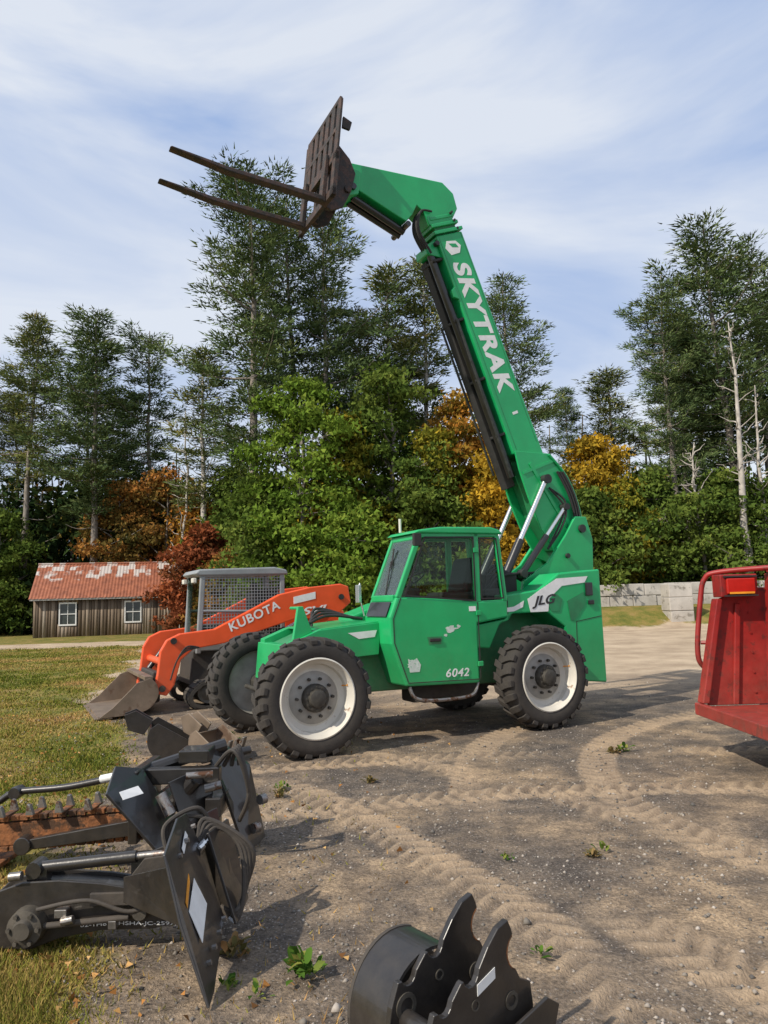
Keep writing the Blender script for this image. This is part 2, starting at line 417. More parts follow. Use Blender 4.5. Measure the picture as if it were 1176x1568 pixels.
for x,y,h,v,sx in [(-25.6,52,23.4,2,.95),(-19.8,50,22.4,1,1.1),(-16.9,53,22.0,4,.95),(-23.0,57,20.8,1,.95),(-28.8,58,19,2,1),(-11.4,46,18.2,3,1.15),
    (-7.1,40,26.8,0,1.0),(-4.9,43,26.6,5,.92),(-3.2,42,24.6,4,.88),(-.9,46,20.5,2,.75),(.3,47,23.4,3,1.15),(2.7,47,24.2,3,.9),
    (8.0,43,20.4,5,1.0),(13.1,52,15.6,1,.75),(15.2,48,15.5,3,1.3),(17.2,43,20.0,0,.9),(19.3,47,19,2,1.0),(21.4,44,23.4,1,1.15),(24.3,46,22.6,4,1.1),(28,50,22,4,1),(-33,55,22,0,1),(-21.3,60,19,4,.9),(22.8,52,20,5,1.0)]:
    place('pine_tree',PM[v],x,y,h/PH[v],sx=sx,tilt=random.uniform(-.025,.025))
def dt(seed,x,y,H,R,leaf,name='maple_tree',**k):
    place(name,decid(seed,H,R,leaf,**k),x,y)
dt(21,-4.2,37,13.6,2.7,'bright',name='birch_tree',nl=16)
dt(22,.5,38.5,14.6,2.7,'green',nl=17)
dt(23,-2.0,37.4,11.8,1.9,'ygreen')
dt(24,4.3,38.6,13.0,2.2,'orange',nl=14,cl=12)
dt(25,5.4,36.8,9.4,2.0,'yellow' ,nl=12,cl=12)
dt(26,12.4,43,10.4,2.2,'yellow')
dt(27,15.4,42,7.6,2.8,'green')
dt(28,-10.6,43,6.4,1.9,'redl',cl=11)
dt(29,-14.9,50,11.0,3.0,'rustl',nl=14,cl=12)
dt(30,-18.0,51,10.4,2.6,'rustl',cl=12)
dt(31,-6.2,38,8.4,2.6,'green',low=.05)
dt(32,2.2,36.3,7.4,2.4,'green',low=.05)
dt(33,-9.0,46,10.5,2.8,'green')
dt(34,9.2,43,8.5,2.6,'ygreen')
dt(35,-26.2,50,8.5,2.6,'green')
dt(36,19.4,41,7.5,2.8,'green')
dt(37,-1.6,35.8,6.6,2.4,'bright',low=.05)
dt(38,23.5,41,8,2.8,'green')
dt(39,6.9,42,11.4,2.2,'rustl')
dt(41,2.6,37.6,10.8,2.0,'ygreen')
dt(42,11.2,40.5,6.5,2.2,'green')
dt(43,-11.9,47.5,8.6,2.2,'orange',cl=10)
dt(44,13.4,42,7.4,1.8,'ygreen')
dt(45,-8.6,40.5,4.6,1.7,'rustl')
def snag(seed,x,y,H,r0=.2):
    r=np.random.default_rng(seed); ac=Acc(); k=12; z=np.linspace(-.2,H,k)
    P=np.column_stack([np.cumsum(r.normal(0,.1,k)),np.cumsum(r.normal(0,.1,k)),z]); v,f=ntube(P,np.linspace(r0,.03,k),7); ac.add(v,f,0,.5)
    for i in range(34):
        q=r.uniform(.3,.98); b=np.array([np.interp(q*H,z,P[:,a]) for a in range(3)]); az=r.random()*6.28; l=r.uniform(.5,2.4)*(1.2-q)
        m=np.linspace(0,1,5)[:,None]; e=b+np.array([math.cos(az)*l,math.sin(az)*l,l*r.uniform(.3,1.3)])
        v,f=ntube(b*(1-m)+e*m+r.normal(0,.06,(5,3)),np.linspace(.045,.01,5),4); ac.add(v,f,0,.5)
    place('dead_tree',ac.mesh('dead_tree',[BARKL]),x,y)
snag(1,19.2,39.5,15.5,.26); snag(2,20.9,40.2,12.0,.18); snag(3,-12.6,46,14,.15); snag(4,17.6,41,9,.13)
def forest():
    r=np.random.default_rng(5); ac=Acc(); LP=[];LD=[];LA=[]
    n=3600
    X=r.uniform(-52,52,n); Y=r.uniform(53,66,n); hm=7.8+4.8*(fbm(X,Y*0,7,3)-.3)*1.6-np.clip((-26-X)*.55,0,5); Z=r.random(n)**.8*hm
    m=800; X2=r.uniform(-32,34,m); Y2=r.uniform(44.5,52,m); Y2=np.where(X2<-10,Y2+6,Y2); Z2=r.random(m)*3.0
    X=np.r_[X,X2];Y=np.r_[Y,Y2];Z=np.r_[Z,Z2]
    for a,b,c in zip(X,Y,Z):
        k=34; o=r.normal(size=(k,3))*np.array([.9,.9,.5]); LP.append(np.array([a,b,c+.3])+o)
        LD.append(unit(r.normal(size=(k,3)))); LA.append(np.clip(r.random()**1.3*.75+.25*r.random(k),0,1))
    v,f=leaves(np.concatenate(LP),np.concatenate(LD),.5,.8,r); ac.add(v,f,1,np.repeat(np.concatenate(LA),3))
    for i in range(150):
        x=r.uniform(-50,50);y=r.uniform(47,58)+(6 if x<-8 else 0);h=r.uniform(9,15); p=np.array([[x,y,0],[x+r.normal(0,.2),y,h*.5],[x+r.normal(0,.5),y,h]])
        v,f=ntube(p,[.16,.12,.04],5); ac.add(v,f,0,.5)
    o=bpy.data.objects.new('forest',ac.mesh('forest',[BARK,L['forest']])); COL.objects.link(o)
forest()
def hills():
    xs=np.linspace(-900,900,120); V=[];F=[]
    rows=[(300,0),(360,.45),(430,.85),(500,1.0),(600,.7)]
    for y,k in rows:
        for x in xs: V.append((x,y,-2+k*(26+26*float(fbm(np.array(x),np.array(y*.3),190,3,3)))))
    n=len(xs)
    for j in range(len(rows)-1):
        for i in range(n-1): F.append((j*n+i,j*n+i+1,(j+1)*n+i+1,(j+1)*n+i))
    mkobj('distant_hills',[(V,F)],pmat('hazy_forest_hill',(.13,.19,.2),1,0,.25,.02),smooth=True)
hills()
def grass():
    r=np.random.default_rng(9); n=380000
    Y=3+30*r.random(n)**2.0; X=-r.random(n)*(Y*.62+.6)-.0
    g=grassmask(X,Y); dn=fbm(X,Y,.8,77,3)
    keep=(r.random(n)<(g**1.6)*(.3+1.1*sst(.35,.65,dn)))|((r.random(n)<.008)&(Y<9))
    X=X[keep];Y=Y[keep];dn=dn[keep]; n=len(X); Z=hgt(X,Y)-.004
    h=(.018+.032*r.random(n))*(1+.8*sst(.5,.8,fbm(X,Y,.5,71,2)))
    D=unit(np.column_stack([r.normal(0,.6,n),r.normal(0,.6,n),np.ones(n)]))
    w=unit(np.cross(D,r.normal(size=(n,3))))*(.0014+.0007*Y)[:,None]
    P=np.column_stack([X,Y,Z])
    V=np.stack([P+w,P-w,P+D*h[:,None]],1).reshape(-1,3)
    a=np.clip(.14+.6*r.random(n)+1.3*(fbm(X,Y,1.7,33,3)-.45)+.3*sst(5.5,3.2,Y),0,1)
    me=fast('grass',V,np.arange(3*n).reshape(-1,3),None,np.repeat(a,3))
    me.materials.append(leafmat('grass_blades',[(0,(.08,.115,.018)),(.4,(.19,.19,.035)),(.7,(.34,.25,.08)),(1,(.44,.26,.11))],0))
    o=bpy.data.objects.new('grass',me); COL.objects.link(o)
grass()
def fallen():
    r=np.random.default_rng(19); n=3600
    Y=3.1+9*r.random(n)**1.4; X=-1.0-Y*.22+r.normal(0,.25,n)*Y; k=r.random(n)<(.08+grassmask(X,Y)*.7); X=X[k];Y=Y[k];n=len(X)
    D=unit(np.column_stack([r.normal(size=n),r.normal(size=n),r.normal(0,.25,n)]))
    P=np.column_stack([X,Y,hgt(X,Y)+.014]); v,f=leaves(P,D,.034,.8,r)
    me=fast('fallen_leaves',v,f,None,np.repeat(r.random(n),3)); me.materials.append(leafmat('dry_leaves',[(0,(.14,.07,.03)),(.6,(.38,.17,.05)),(1,(.5,.33,.14))],0))
    o=bpy.data.objects.new('fallen_leaves',me); COL.objects.link(o)
fallen()
def pebbles():
    r=np.random.default_rng(10); n=26000
    Y=3.0+11*r.random(n)**1.5; X=(r.random(n)-.5)*Y*1.25
    c=fbm(X,Y,.9,60,3); k=r.random(n)<sst(.3,.65,c)+.12; X=X[k];Y=Y[k]; n=len(X)
    s=.0035+.013*r.random(n)**3.2+np.where(r.random(n)<.005,.018,0)
    Z=hgt(X,Y)+tread(X,Y)[0]+s*.15
    base=np.array([[1,0,0],[0,1,0],[-1,0,0],[0,-1,0],[0,0,.7],[0,0,-.7]],float)
    F0=np.array([[0,1,4],[1,2,4],[2,3,4],[3,0,4],[1,0,5],[2,1,5],[3,2,5],[0,3,5]])
    V=base[None]*(.7+.6*r.random((n,6,1)))*s[:,None,None]; th=r.random(n)*6.28
    co,si=np.cos(th)[:,None],np.sin(th)[:,None]
    V=np.stack([V[...,0]*co-V[...,1]*si,V[...,0]*si+V[...,1]*co,V[...,2]],-1)+np.column_stack([X,Y,Z])[:,None]
    F=(F0[None]+(np.arange(n)*6)[:,None,None]).reshape(-1,3)
    me=fast('gravel',V.reshape(-1,3),F,None,np.repeat(r.random(n),6))
    m,nt,out=nodes_of('pebble_stone'); b=N(nt,'ShaderNodeBsdfPrincipled'); b.inputs['Roughness'].default_value=.85
    a=N(nt,'ShaderNodeAttribute'); a.attribute_name='tone'
    nt.links.new(ramp(nt,a.outputs['Fac'],[(0,(.08,.075,.07)),(.6,(.22,.19,.155)),(1,(.42,.37,.32))]),b.inputs['Base Color']); nt.links.new(b.outputs[0],out.inputs[0])
    me.materials.append(m); o=bpy.data.objects.new('gravel',me); COL.objects.link(o)
pebbles()
WEED=leafmat('weed_leaves',[(0,(.04,.09,.015)),(.6,(.1,.19,.03)),(1,(.25,.25,.06))],.25)
WEED2=leafmat('dry_weed_leaves',[(0,(.09,.09,.03)),(.6,(.22,.17,.07)),(1,(.34,.2,.09))],.2)
def weed(seed,x,y,s,n=16):
    r=np.random.default_rng(seed); V=[];F=[];A=[]
    z0=float(hgt(np.array(x),np.array(y)))
    for i in range(n):
        az=r.random()*6.28; el=r.uniform(.2,1.3); l=s*r.uniform(.4,1.0); d=np.array([math.cos(az)*math.cos(el),math.sin(az)*math.cos(el),math.sin(el)])
        side=np.array([-math.sin(az),math.cos(az),0])*l*.2; b=np.array([r.normal(0,s*.3),r.normal(0,s*.3),r.random()*s*.5])
        pts=[b,b+d*l*.35+side,b+d*l*.7+side*.8,b+d*l-np.array([0,0,l*.2]),b+d*l*.7-side*.8,b+d*l*.35-side,b+d*l*.55-np.array([0,0,l*.05])]
        o=len(V); V+=pts; F+=[(o,o+1,o+6),(o+1,o+2,o+6),(o+2,o+3,o+6),(o+3,o+4,o+6),(o+4,o+5,o+6),(o+5,o,o+6)]; A+=[r.random()]*7
    me=fast('weed',np.array(V),np.array(F),None,np.array(A)); me.materials.append(WEED2 if seed>=140 else WEED)
    ob=bpy.data.objects.new('weed',me); COL.objects.link(ob); ob.location=(x,y,z0)
for i,(x,y,s,n) in enumerate([(-.42,3.52,.12,44),(.66,3.6,.06,12),(.70,4.83,.06,18),(-.99,6.78,.08,20),(1.34,4.95,.07,12),(2.43,7.97,.10,22),(-.6,3.35,.06,12),(-2.0,9.2,.14,36),(-2.4,8.6,.1,20),(-1.15,4.4,.09,16),(-1.6,4.45,.1,20),(-.75,3.45,.07,16)]):
    weed(100+i,x,y,s,n)
for i,(x,y,s,n) in enumerate([(-.2,6.9,.07,40),(1.25,4.85,.06,40),(2.3,7.9,.08,40),(-.95,6.5,.08,50),(-.78,3.75,.09,50)]):
    weed(140+i,x,y,s,n)
# ------------------------------------------------------------------ barn
def barn():
    A=Vector((-20.9,44.0,0)); B=Vector((-13.3,46.0,0)); d=(B-A); Ln=d.length; rz=math.atan2(d.y,d.x)
    e=empty('wooden_barn',A,rz)
    m,nt,out=nodes_of('weathered_boards'); b=N(nt,'ShaderNodeBsdfPrincipled'); b.inputs['Roughness'].default_value=.9; nt.links.new(b.outputs[0],out.inputs[0])
    a=N(nt,'ShaderNodeAttribute'); a.attribute_name='tone'
    tc=N(nt,'ShaderNodeTexCoord').outputs['Object']; mp=N(nt,'ShaderNodeMapping'); mp.inputs['Scale'].default_value=(14,14,1.2); nt.links.new(tc,mp.inputs[0])
    c=ramp(nt,a.outputs['Fac'],[(0,(.075,.055,.04)),(.4,(.16,.12,.085)),(.75,(.24,.19,.145)),(1,(.34,.3,.25))])
    c=mixc(nt,.7,c,ramp(nt,noise(nt,mp.outputs[0],1,6,.7),[(.3,(.5,.48,.45)),(.7,(1.3,1.25,1.2))]),'MULTIPLY'); nt.links.new(c,b.inputs['Base Color'])
    r=np.random.default_rng(3); D=5.0; EH=2.4; RH=4.45
    ac=Acc()
    def brd(x0,x1,y0,y1,z0,z1,zt0=None):
        v,f=box(x0,x1,y0,y1,z0,z1); v=np.array(v,float)
        F=np.array([t for q in f for t in ((q[0],q[1],q[2]),(q[0],q[2],q[3]))]); ac.add(v,F,0,float(r.random()))
    wins=[(1.45,2.3,.75,1.95),(5.15,6.0,.8,1.95)]
    x=0
    while x<Ln-.05:
        w=r.uniform(.13,.24); x1=min(x+w,Ln); y0=-.03-r.random()*.012
        cut=[q for q in wins if x<q[1] and x1>q[0]]
        lo=-.1+r.random()*.12
        if cut: q=cut[0]; brd(x,x1-.012,y0,0,lo,q[2]); brd(x,x1-.012,y0,0,q[3],EH)
        else: brd(x,x1-.012,y0,0,lo,EH)
        x=x1
    y=0
    for X0,X1 in ((-.03,0),(Ln,Ln+.03)):
        y=0
        while y<D:
            w=.2; h=EH+(RH-EH)*(1-abs((y+w/2)-D/2)/(D/2)); brd(X0,X1,y,y+w-.012,0,h); y+=w
    brd(0,Ln,D,D+.03,0,EH)
    me=ac.mesh('walls',[m]); o=bpy.data.objects.new('walls',me); COL.objects.link(o); o.parent=e
    mkobj('interior_dark',[box(.02,Ln-.02,.02,D-.02,-.05,EH-.03)],pmat('dark_interior',(.01,.01,.01),.9),e)
    for k,q in enumerate(wins):
        parts=[box(q[0]-.07,q[1]+.07,-.075,-.045,q[3],q[3]+.09),box(q[0]-.07,q[1]+.07,-.075,-.045,q[2]-.09,q[2]),box(q[0]-.07,q[0],-.074,-.044,q[2],q[3]),box(q[1],q[1]+.07,-.074,-.044,q[2],q[3]),
               box(q[0],q[1],-.05,-.02,(q[2]+q[3])/2-.025,(q[2]+q[3])/2+.025),box((q[0]+q[1])/2-.015,(q[0]+q[1])/2+.015,-.045,-.022,q[2],q[3])]
        mkobj('window_frame_%d'%(k+1),parts,'white',e)
        mkobj('window_pane_%d'%(k+1),[box(q[0],q[1],-.01,0.0,q[2],q[3])],pmat('dark_pane',(.05,.06,.06),.1,0,.3,3),e)
    rm,nt,out=nodes_of('rusty_tin_roof'); b=N(nt,'ShaderNodeBsdfPrincipled'); b.inputs['Roughness'].default_value=.6; b.inputs['Metallic'].default_value=.1; nt.links.new(b.outputs[0],out.inputs[0])
    tc=N(nt,'ShaderNodeTexCoord').outputs['Object']; sx=N(nt,'ShaderNodeSeparateXYZ'); nt.links.new(tc,sx.inputs[0])
    mp=N(nt,'ShaderNodeMapping'); mp.inputs['Scale'].default_value=(1.9,.0,2.6); nt.links.new(tc,mp.inputs[0])
    n1=noise(nt,mp.outputs[0],1.3,6,.75)
    ck=N(nt,'ShaderNodeTexVoronoi'); ck.inputs['Scale'].default_value=1.5; ck.distance='CHEBYCHEV'; ck.inputs['Randomness'].default_value=.4; nt.links.new(mp.outputs[0],ck.inputs[0])
    hz=N(nt,'ShaderNodeMapRange'); nt.links.new(sx.outputs[2],hz.inputs[0]); hz.inputs[1].default_value=3.1; hz.inputs[2].default_value=3.7; hz.inputs[3].default_value=-.3; hz.inputs[4].default_value=.03
    f=ramp(nt,mth(nt,'ADD',mth(nt,'ADD',mth(nt,'MULTIPLY',n1,.4),mth(nt,'MULTIPLY',ck.outputs['Color'],.55)),hz.outputs[0]),[(.5,(0,0,0)),(.58,(.85,.85,.85))])
    rc=ramp(nt,noise(nt,tc,2.5,6,.7),[(.3,(.17,.055,.03)),(.6,(.34,.115,.058)),(.8,(.44,.2,.11))])
    nt.links.new(mixc(nt,f,rc,(.5,.47,.44)),b.inputs['Base Color'])
    def roof(side):
        nx=180; xs=np.linspace(-.25,Ln+.25,nx); V=[];F=[]
        for j,t in enumerate(np.linspace(0,1,9)):
            yy=-.35+t*(D/2+.35); zz=EH-.12+t*(RH-EH+.14)
            if side: yy=D-yy
            for i,xx in enumerate(xs): V.append((xx,yy,zz+.02*math.sin(xx*2*math.pi/.19)+.012*math.sin(i*.9+j*3)*(t<.05)))
        for j in range(8):
            for i in range(nx-1): F.append((j*nx+i,j*nx+i+1,(j+1)*nx+i+1,(j+1)*nx+i))
        return V,F
    mkobj('roof',[roof(0),roof(1)],rm,e,smooth=True)
    mkobj('ridge_cap',[tube([(-.27,D/2,RH+.04),(Ln+.27,D/2,RH+.04)],.06,8)],rm,e)
    mkobj('fascia',[box(-.2,Ln+.2,-.32,-.29,EH-.22,EH-.1)],'rimin',e)
barn()
# ------------------------------------------------------------------ concrete blocks
CONC=pmat('concrete_block',(.42,.4,.37),.9,0,.22,1.4,.3,8,dust=.3,dz=2.2,spots=(.2,.19,.17),spotamt=.6,spotscale=3)
def wall():
    parts=[]; random.seed(3)
    for row in range(3):
        x=8.4+(.6 if row%2 else 0)
        while x<27:
            parts.append(box(x+.01,x+1.19,38+random.uniform(-.03,.03),38.6,.25+row*.61,.25+row*.61+.6-random.random()*.03)); x+=1.2
    mkobj('concrete_block_wall',parts,CONC,None,.03)
    parts=[]
    for row in range(3):
        parts.append(box(13.15+random.uniform(-.03,.03),14.25,34.6+random.uniform(-.05,.05),35.7,.1+row*.63,.1+row*.63+.61))
    mkobj('concrete_block_stack',parts,CONC,None,.03)
wall()
# ------------------------------------------------------------------ telehandler
D0=math.atan2(.454,.891)
T=empty('telehandler',(-.748,7.97,0),D0)
def wheel(parent,name,x,y,flip,R=.64,W=.36):
    e=empty(name,(x,y,R-.012),0); e.parent=parent
    if flip: e.rotation_euler=(0,0,math.pi)
    k=R/.64
    pr=[(.405,.03),(.425,.012),(.46,.0),(.53,-.004),(.575,.012),(.600,.04),(.610,.08),(.614,W/2),(.610,W-.08),(.600,W-.04),(.575,W-.012),(.53,W+.004),(.46,W),(.425,W-.012),(.405,W-.03)]
    mkobj('tyre',[lathe([(a*k,b) for a,b in pr],64)],'rubber',e,smooth=True)
    lug=[];n=24
    for s in range(n):
        for sd in (0,1):
            th0=2*math.pi*(s+.5*sd)/n; dth=2*math.pi/n
            V=[]
            stn=[(W*.54,.35),(W*.28,.12),(.03,0.0),(-.001,-.02)]
            for yy,sk in stn:
                ro=.645 if yy>.02 else .612; ri=.60 if yy>.02 else .566
                if yy>.02 and yy<.05: ro=.636
                for a in (0,.5):
                    for rr in (ri,ro):
                        th=th0+(sk+a)*dth; y_=yy if sd==0 else W-yy
                        V.append((math.cos(th)*rr*k,y_,math.sin(th)*rr*k))
            F=[(0,1,3,2),(12,14,15,13)]
            for i in range(3):
                a=i*4;b=a+4
                F+=[(a,b,b+1,a+1),(a+1,b+1,b+3,a+3),(a+3,b+3,b+2,a+2),(a+2,b+2,b,a)]
            lug.append((V,F))
    mkobj('tread_lugs',lug,'rubber',e,.006)
    mkobj('rim',[lathe([(.43*k,.006),(.415*k,-.002),(.4*k,.03),(.385*k,.06),(.365*k,.075),(.355*k,.14),(.30*k,.165),(.27*k,.15)],64)],'rim',e,smooth=True)
    mkobj('rim_disc',[lathe([(.29*k,.164),(.27*k,.145),(.17*k,.125),(.0,.125)],48),lathe([(.41*k,W-.01),(.38*k,W-.09),(.0,W-.1)],40)],'rimin',e,smooth=True)
    parts=[lathe([(.15,.13),(.15,.07),(.135,.05),(.1,.045),(.09,.0),(.06,-.012),(0,-.012)],24)]
    for i in range(10):
        a=i*math.pi/5; cx,cz=math.cos(a)*.205*k,math.sin(a)*.205*k; parts.append(tube([(cx,.13,cz),(cx,.09,cz)],.017,6))
    for i in range(12):
        a=i*math.pi/6; cx,cz=math.cos(a)*.118,math.sin(a)*.118; parts.append(tube([(cx,.06,cz),(cx,.035,cz)],.012,6))
    mkobj('hub',parts,'hub',e,smooth=True)
    mkobj('valve_stem',[tube([(.33*k,.16,.1),(.36*k,.06,.11)],.008,6)],'yellow',e)
    return e
wheel(T,'front_wheel_near',0,0,False); wheel(T,'rear_wheel_near',3.10,0,False)
wheel(T,'front_wheel_far',0,2.42,True); wheel(T,'rear_wheel_far',3.10,2.42,True)
mkobj('axles',[tube([(0,.25,.63),(0,2.15,.63)],.11,14),tube([(3.1,.25,.63),(3.1,2.15,.63)],.11,14),box(-.2,.2,.9,1.5,.45,.82),box(2.9,3.3,.9,1.5,.45,.82),tube([(-.2,.4,.6),(-.2,2,.6)],.03,8),
    box(-.12,.12,.36,.52,.42,.86),box(2.98,3.22,.36,.52,.42,.86)],'hub',T,.01)
mkobj('chassis',[prism([(.02,1.15),(.0,.75),(.2,.6),(.6,.55),(3.8,.5),(4.3,.5),(4.3,1.5),(1.0,1.3),(.3,1.26)],.78,1.62)],'dgreen',T,.02)
fr=[(-.06,1.20),(-.08,.98),(.2,.96),(1.02,1.0),(1.06,1.38),(.25,1.32)]
mkobj('front_frame',[prism(fr,.60,.76),prism(fr,1.66,1.82),prism([(-.10,1.16),(-.14,.72),(-.04,.6),(.04,.6),(.04,1.16)],.62,1.80),prism([(.25,1.318),(.3,1.335),(1.05,1.395),(1.05,1.375)],.62,1.80)],'green',T,.015)
mkobj('front_stripe',[prism([(.62,1.27),(1.0,1.29),(.97,1.21),(.76,1.195)],.595,.5985)],'white',T)
mkobj('front_post',[prism([(-.04,1.2),(.03,1.60),(.09,1.60),(.2,1.3)],.66,.72),tube([(.06,.69,1.58),(.06,1.0,1.58)],.02,8)],'green',T,.01)
mkobj('front_hoses',[tube(spline([(.1+.1*i,.9+.1*i,1.3),(.5,1.0+.1*i,1.47+.03*i),(1.0,1.0+.08*i,1.42)]),.018,8) for i in range(4)],'blackm',T,smooth=True)
yc0,yc1=.30,1.0
low=[(1.13,1.68),(1.03,1.44),(1.04,1.13),(1.22,.63),(2.25,.60),(2.25,1.32),(2.72,1.38),(2.72,1.60),(2.25,1.60)]
mkobj('cab_lower_body',[prism(low,yc0,yc1)],'green',T,.025)
def strut(p,q,w,y0,y1):
    p=Vector(p);q=Vector(q); t=(q-p).normalized(); n=Vector((-t.y,t.x))*w/2
    return prism([tuple(p+n),tuple(p-n),tuple(q-n),tuple(q+n)],y0,y1)
cp=[]
for y0 in (yc0,yc1-.06):
    cp+=[strut((1.15,1.66),(1.48,2.43),.065,y0,y0+.06),strut((2.28,1.58),(2.28,2.45),.075,y0,y0+.06),strut((2.69,1.58),(2.60,2.43),.07,y0,y0+.06),strut((1.45,2.41),(2.62,2.43),.06,y0,y0+.06)]
cp+=[box(1.10,1.17,yc0+.06,yc1-.06,1.62,1.70),box(1.43,1.50,yc0+.06,yc1-.06,2.36,2.43)]
mkobj('cab_pillars',cp,'green',T,.012)
mkobj('cab_roof',[prism([(1.38,2.435),(1.44,2.475),(1.75,2.515),(2.5,2.525),(2.64,2.49),(2.68,2.435)],yc0-.025,yc1+.02)],'green',T,.018)
mkobj('door_gasket',[strut((1.235,1.69),(1.535,2.39),.02,yc0-.006,yc0-.001),strut((1.535,2.385),(2.24,2.395),.02,yc0-.006,yc0-.001),strut((2.232,1.6),(2.232,2.4),.02,yc0-.0065,yc0-.0015),strut((1.235,1.69),(2.24,1.60),.02,yc0-.007,yc0-.002),
    strut((2.325,1.62),(2.325,2.39),.018,yc0-.006,yc0-.001),strut((2.325,2.38),(2.58,2.38),.018,yc0-.0065,yc0-.001),strut((2.58,2.38),(2.655,1.62),.018,yc0-.007,yc0-.001),strut((2.325,1.625),(2.655,1.625),.018,yc0-.0075,yc0-.001),
    strut((2.262,.66),(2.262,1.58),.012,yc0-.003,yc0+.001),strut((1.075,1.42),(1.18,1.66),.01,yc0-.003,yc0+.001),strut((1.08,1.14),(1.075,1.42),.01,yc0-.003,yc0+.001),strut((1.245,.68),(1.08,1.14),.01,yc0-.003,yc0+.001),strut((1.245,.67),(2.262,.645),.01,yc0-.0035,yc0+.001)],'blackm',T)
mkobj('cab_glass',[prism([(1.20,1.68),(1.50,2.41),(2.25,2.41),(2.25,1.59)],yc0+.026,yc0+.032),prism([(2.31,1.59),(2.31,2.41),(2.58,2.41),(2.66,1.59)],yc0+.026,yc0+.032),
   prism([(1.20,1.68),(1.50,2.41),(2.25,2.41),(2.25,1.59)],yc1-.032,yc1-.026),prism([(1.135,1.69),(1.45,2.42),(1.456,2.417),(1.141,1.687)],yc0+.06,yc1-.06)],'glass',T)
mkobj('windshield_lower_glass',[prism([(1.09,1.62),(1.018,1.45),(1.012,1.45),(1.083,1.62)],yc0+.08,yc1-.08)],'blackp',T)
mkobj('wiper',[tube([(1.11,.6,1.62),(1.30,.75,2.12)],.008,6),tube([(1.28,.72,1.98),(1.36,.78,2.28)],.011,6)],'blackm',T)
mkobj('seat',[box(1.85,2.3,.42,.88,1.3,1.72),prism([(2.15,1.7),(2.27,2.15),(2.36,2.15),(2.3,1.7)],.44,.86)],'seat',T,.04)
mkobj('control_console',[box(1.3,1.5,.4,.9,1.6,1.78),tube([(1.75,.9,1.6),(1.72,.9,1.86)],.012,6),box(1.69,1.75,.87,.93,1.86,1.93)],'seat',T,.02)
mkobj('steering',[tube([(1.35,.65,1.5),(1.52,.65,1.86)],.03,8),xf(lathe([(.18,-.012),(.192,0),(.18,.012),(.168,0),(.18,-.012)],24),Matrix.Translation((1.53,.65,1.88))@Matrix.Rotation(1.15,4,'X')@Matrix.Rotation(.3,4,'Z'))],'blackm',T,smooth=True)
mkobj('cab_mirror',[box(1.30,1.40,.14,.19,2.27,2.42),tube([(1.45,.29,2.40),(1.36,.17,2.38)],.01,6)],'blackm',T,.015)
mkobj('mirror_front',[tube(spline([(1.02,.98,1.45),(.96,1.0,1.75),(.98,1.0,1.86)]),.012,8),box(.94,.98,.96,1.06,1.62,1.84)],'steel',T,.01)
mkobj('beacon_post',[tube([(1.55,.95,2.5),(1.55,.95,2.68)],.018,8)],'rim',T)
mkobj('door_handle',[box(1.55,1.70,yc0-.02,yc0-.002,1.13,1.17)],'blackm',T,.008)
mkobj('handle_recess_shade',[prism([(1.52,1.19),(1.73,1.19),(1.71,1.10),(1.54,1.10)],yc0-.0045,yc0-.001)],'dgreen',T)  # darker patch on the door skin stands in for a shaded handle pocket
mkobj('door_hinges',[box(2.225,2.30,yc0-.02,yc0-.003,z,z+.06) for z in (.8,1.42,2.2)],'green',T,.006)
def blotch(cx,cz,sx,sz,y,seed):
    r=random.Random(seed); p=[]
    for i in range(22):
        a=2*math.pi*i/22; k=r.uniform(.5,1.1); p.append((cx+math.cos(a)*sx*k,cz+math.sin(a)*sz*k))
    return prism(p,y-.0018,y-.0004)
mkobj('worn_decals',[blotch(1.32,.87,.085,.075,yc0,1),prism([(1.25,.95),(1.30,.92),(1.37,.95),(1.42,.87),(1.40,.79),(1.27,.79)],yc0-.003,yc0-.001),blotch(1.86,1.27,.10,.045,yc0,2),blotch(1.78,1.2,.03,.02,yc0,3),blotch(1.97,1.3,.04,.02,yc0,4)],pmat('worn_white',(.55,.62,.55),.6,0,.15,14,spots=(.04,.38,.15),spotamt=.62,spotscale=30),T)
text('model_number','6042',(1.76,yc0-.008,.70),(1,0,-.02),(0,0,1),.33,.10,'white',T,.2,.015,1.1)
mkobj('door_label',[box(2.13,2.23,yc0-.0035,yc0-.0012,1.475,1.535)],'white',T)
mkobj('cab_steps',[tube(spline([(1.28,.34,.62),(1.33,.32,.5),(1.5,.3,.45),(1.9,.3,.44),(2.15,.31,.47),(2.25,.34,.6)]),.022,8),box(1.45,1.95,.3,.52,.425,.44)],'wsteel',T,smooth=True)
mkobj('fuel_tank',[box(1.5,2.45,.66,.98,.38,.62)],'blackm',T,.03)
rear=[(2.27,1.02),(2.46,1.0),(2.62,1.28),(2.85,1.42),(3.4,1.42),(3.68,1.22),(3.80,.9),(3.84,.5),(4.36,.44),(4.345,1.98),(3.62,1.93),(3.3,1.72),(2.74,1.66),(2.74,1.36),(2.27,1.30)]
mkobj('rear_body',[prism(rear,.36,.78)],'green',T,.02)
mkobj('rear_body_far',[prism(rear,1.72,2.1)],'green',T,.02)
mkobj('engine_hood',[prism([(1.1,1.0),(1.15,1.45),(1.6,1.6),(3.3,1.68),(3.3,1.0)],1.62,2.12)],'green',T,.03)
mkobj('counterweight',[prism([(3.86,.46),(4.42,.46),(4.5,.8),(4.42,1.5),(3.9,1.5)],.8,1.7)],'dgreen',T,.03)
mkobj('rear_panel_seams',[strut((3.86,.55),(3.88,1.28),.008,.356,.361),strut((3.88,1.28),(4.33,1.34),.008,.356,.361),strut((2.76,1.42),(2.76,1.62),.008,.356,.361)],'blackm',T)
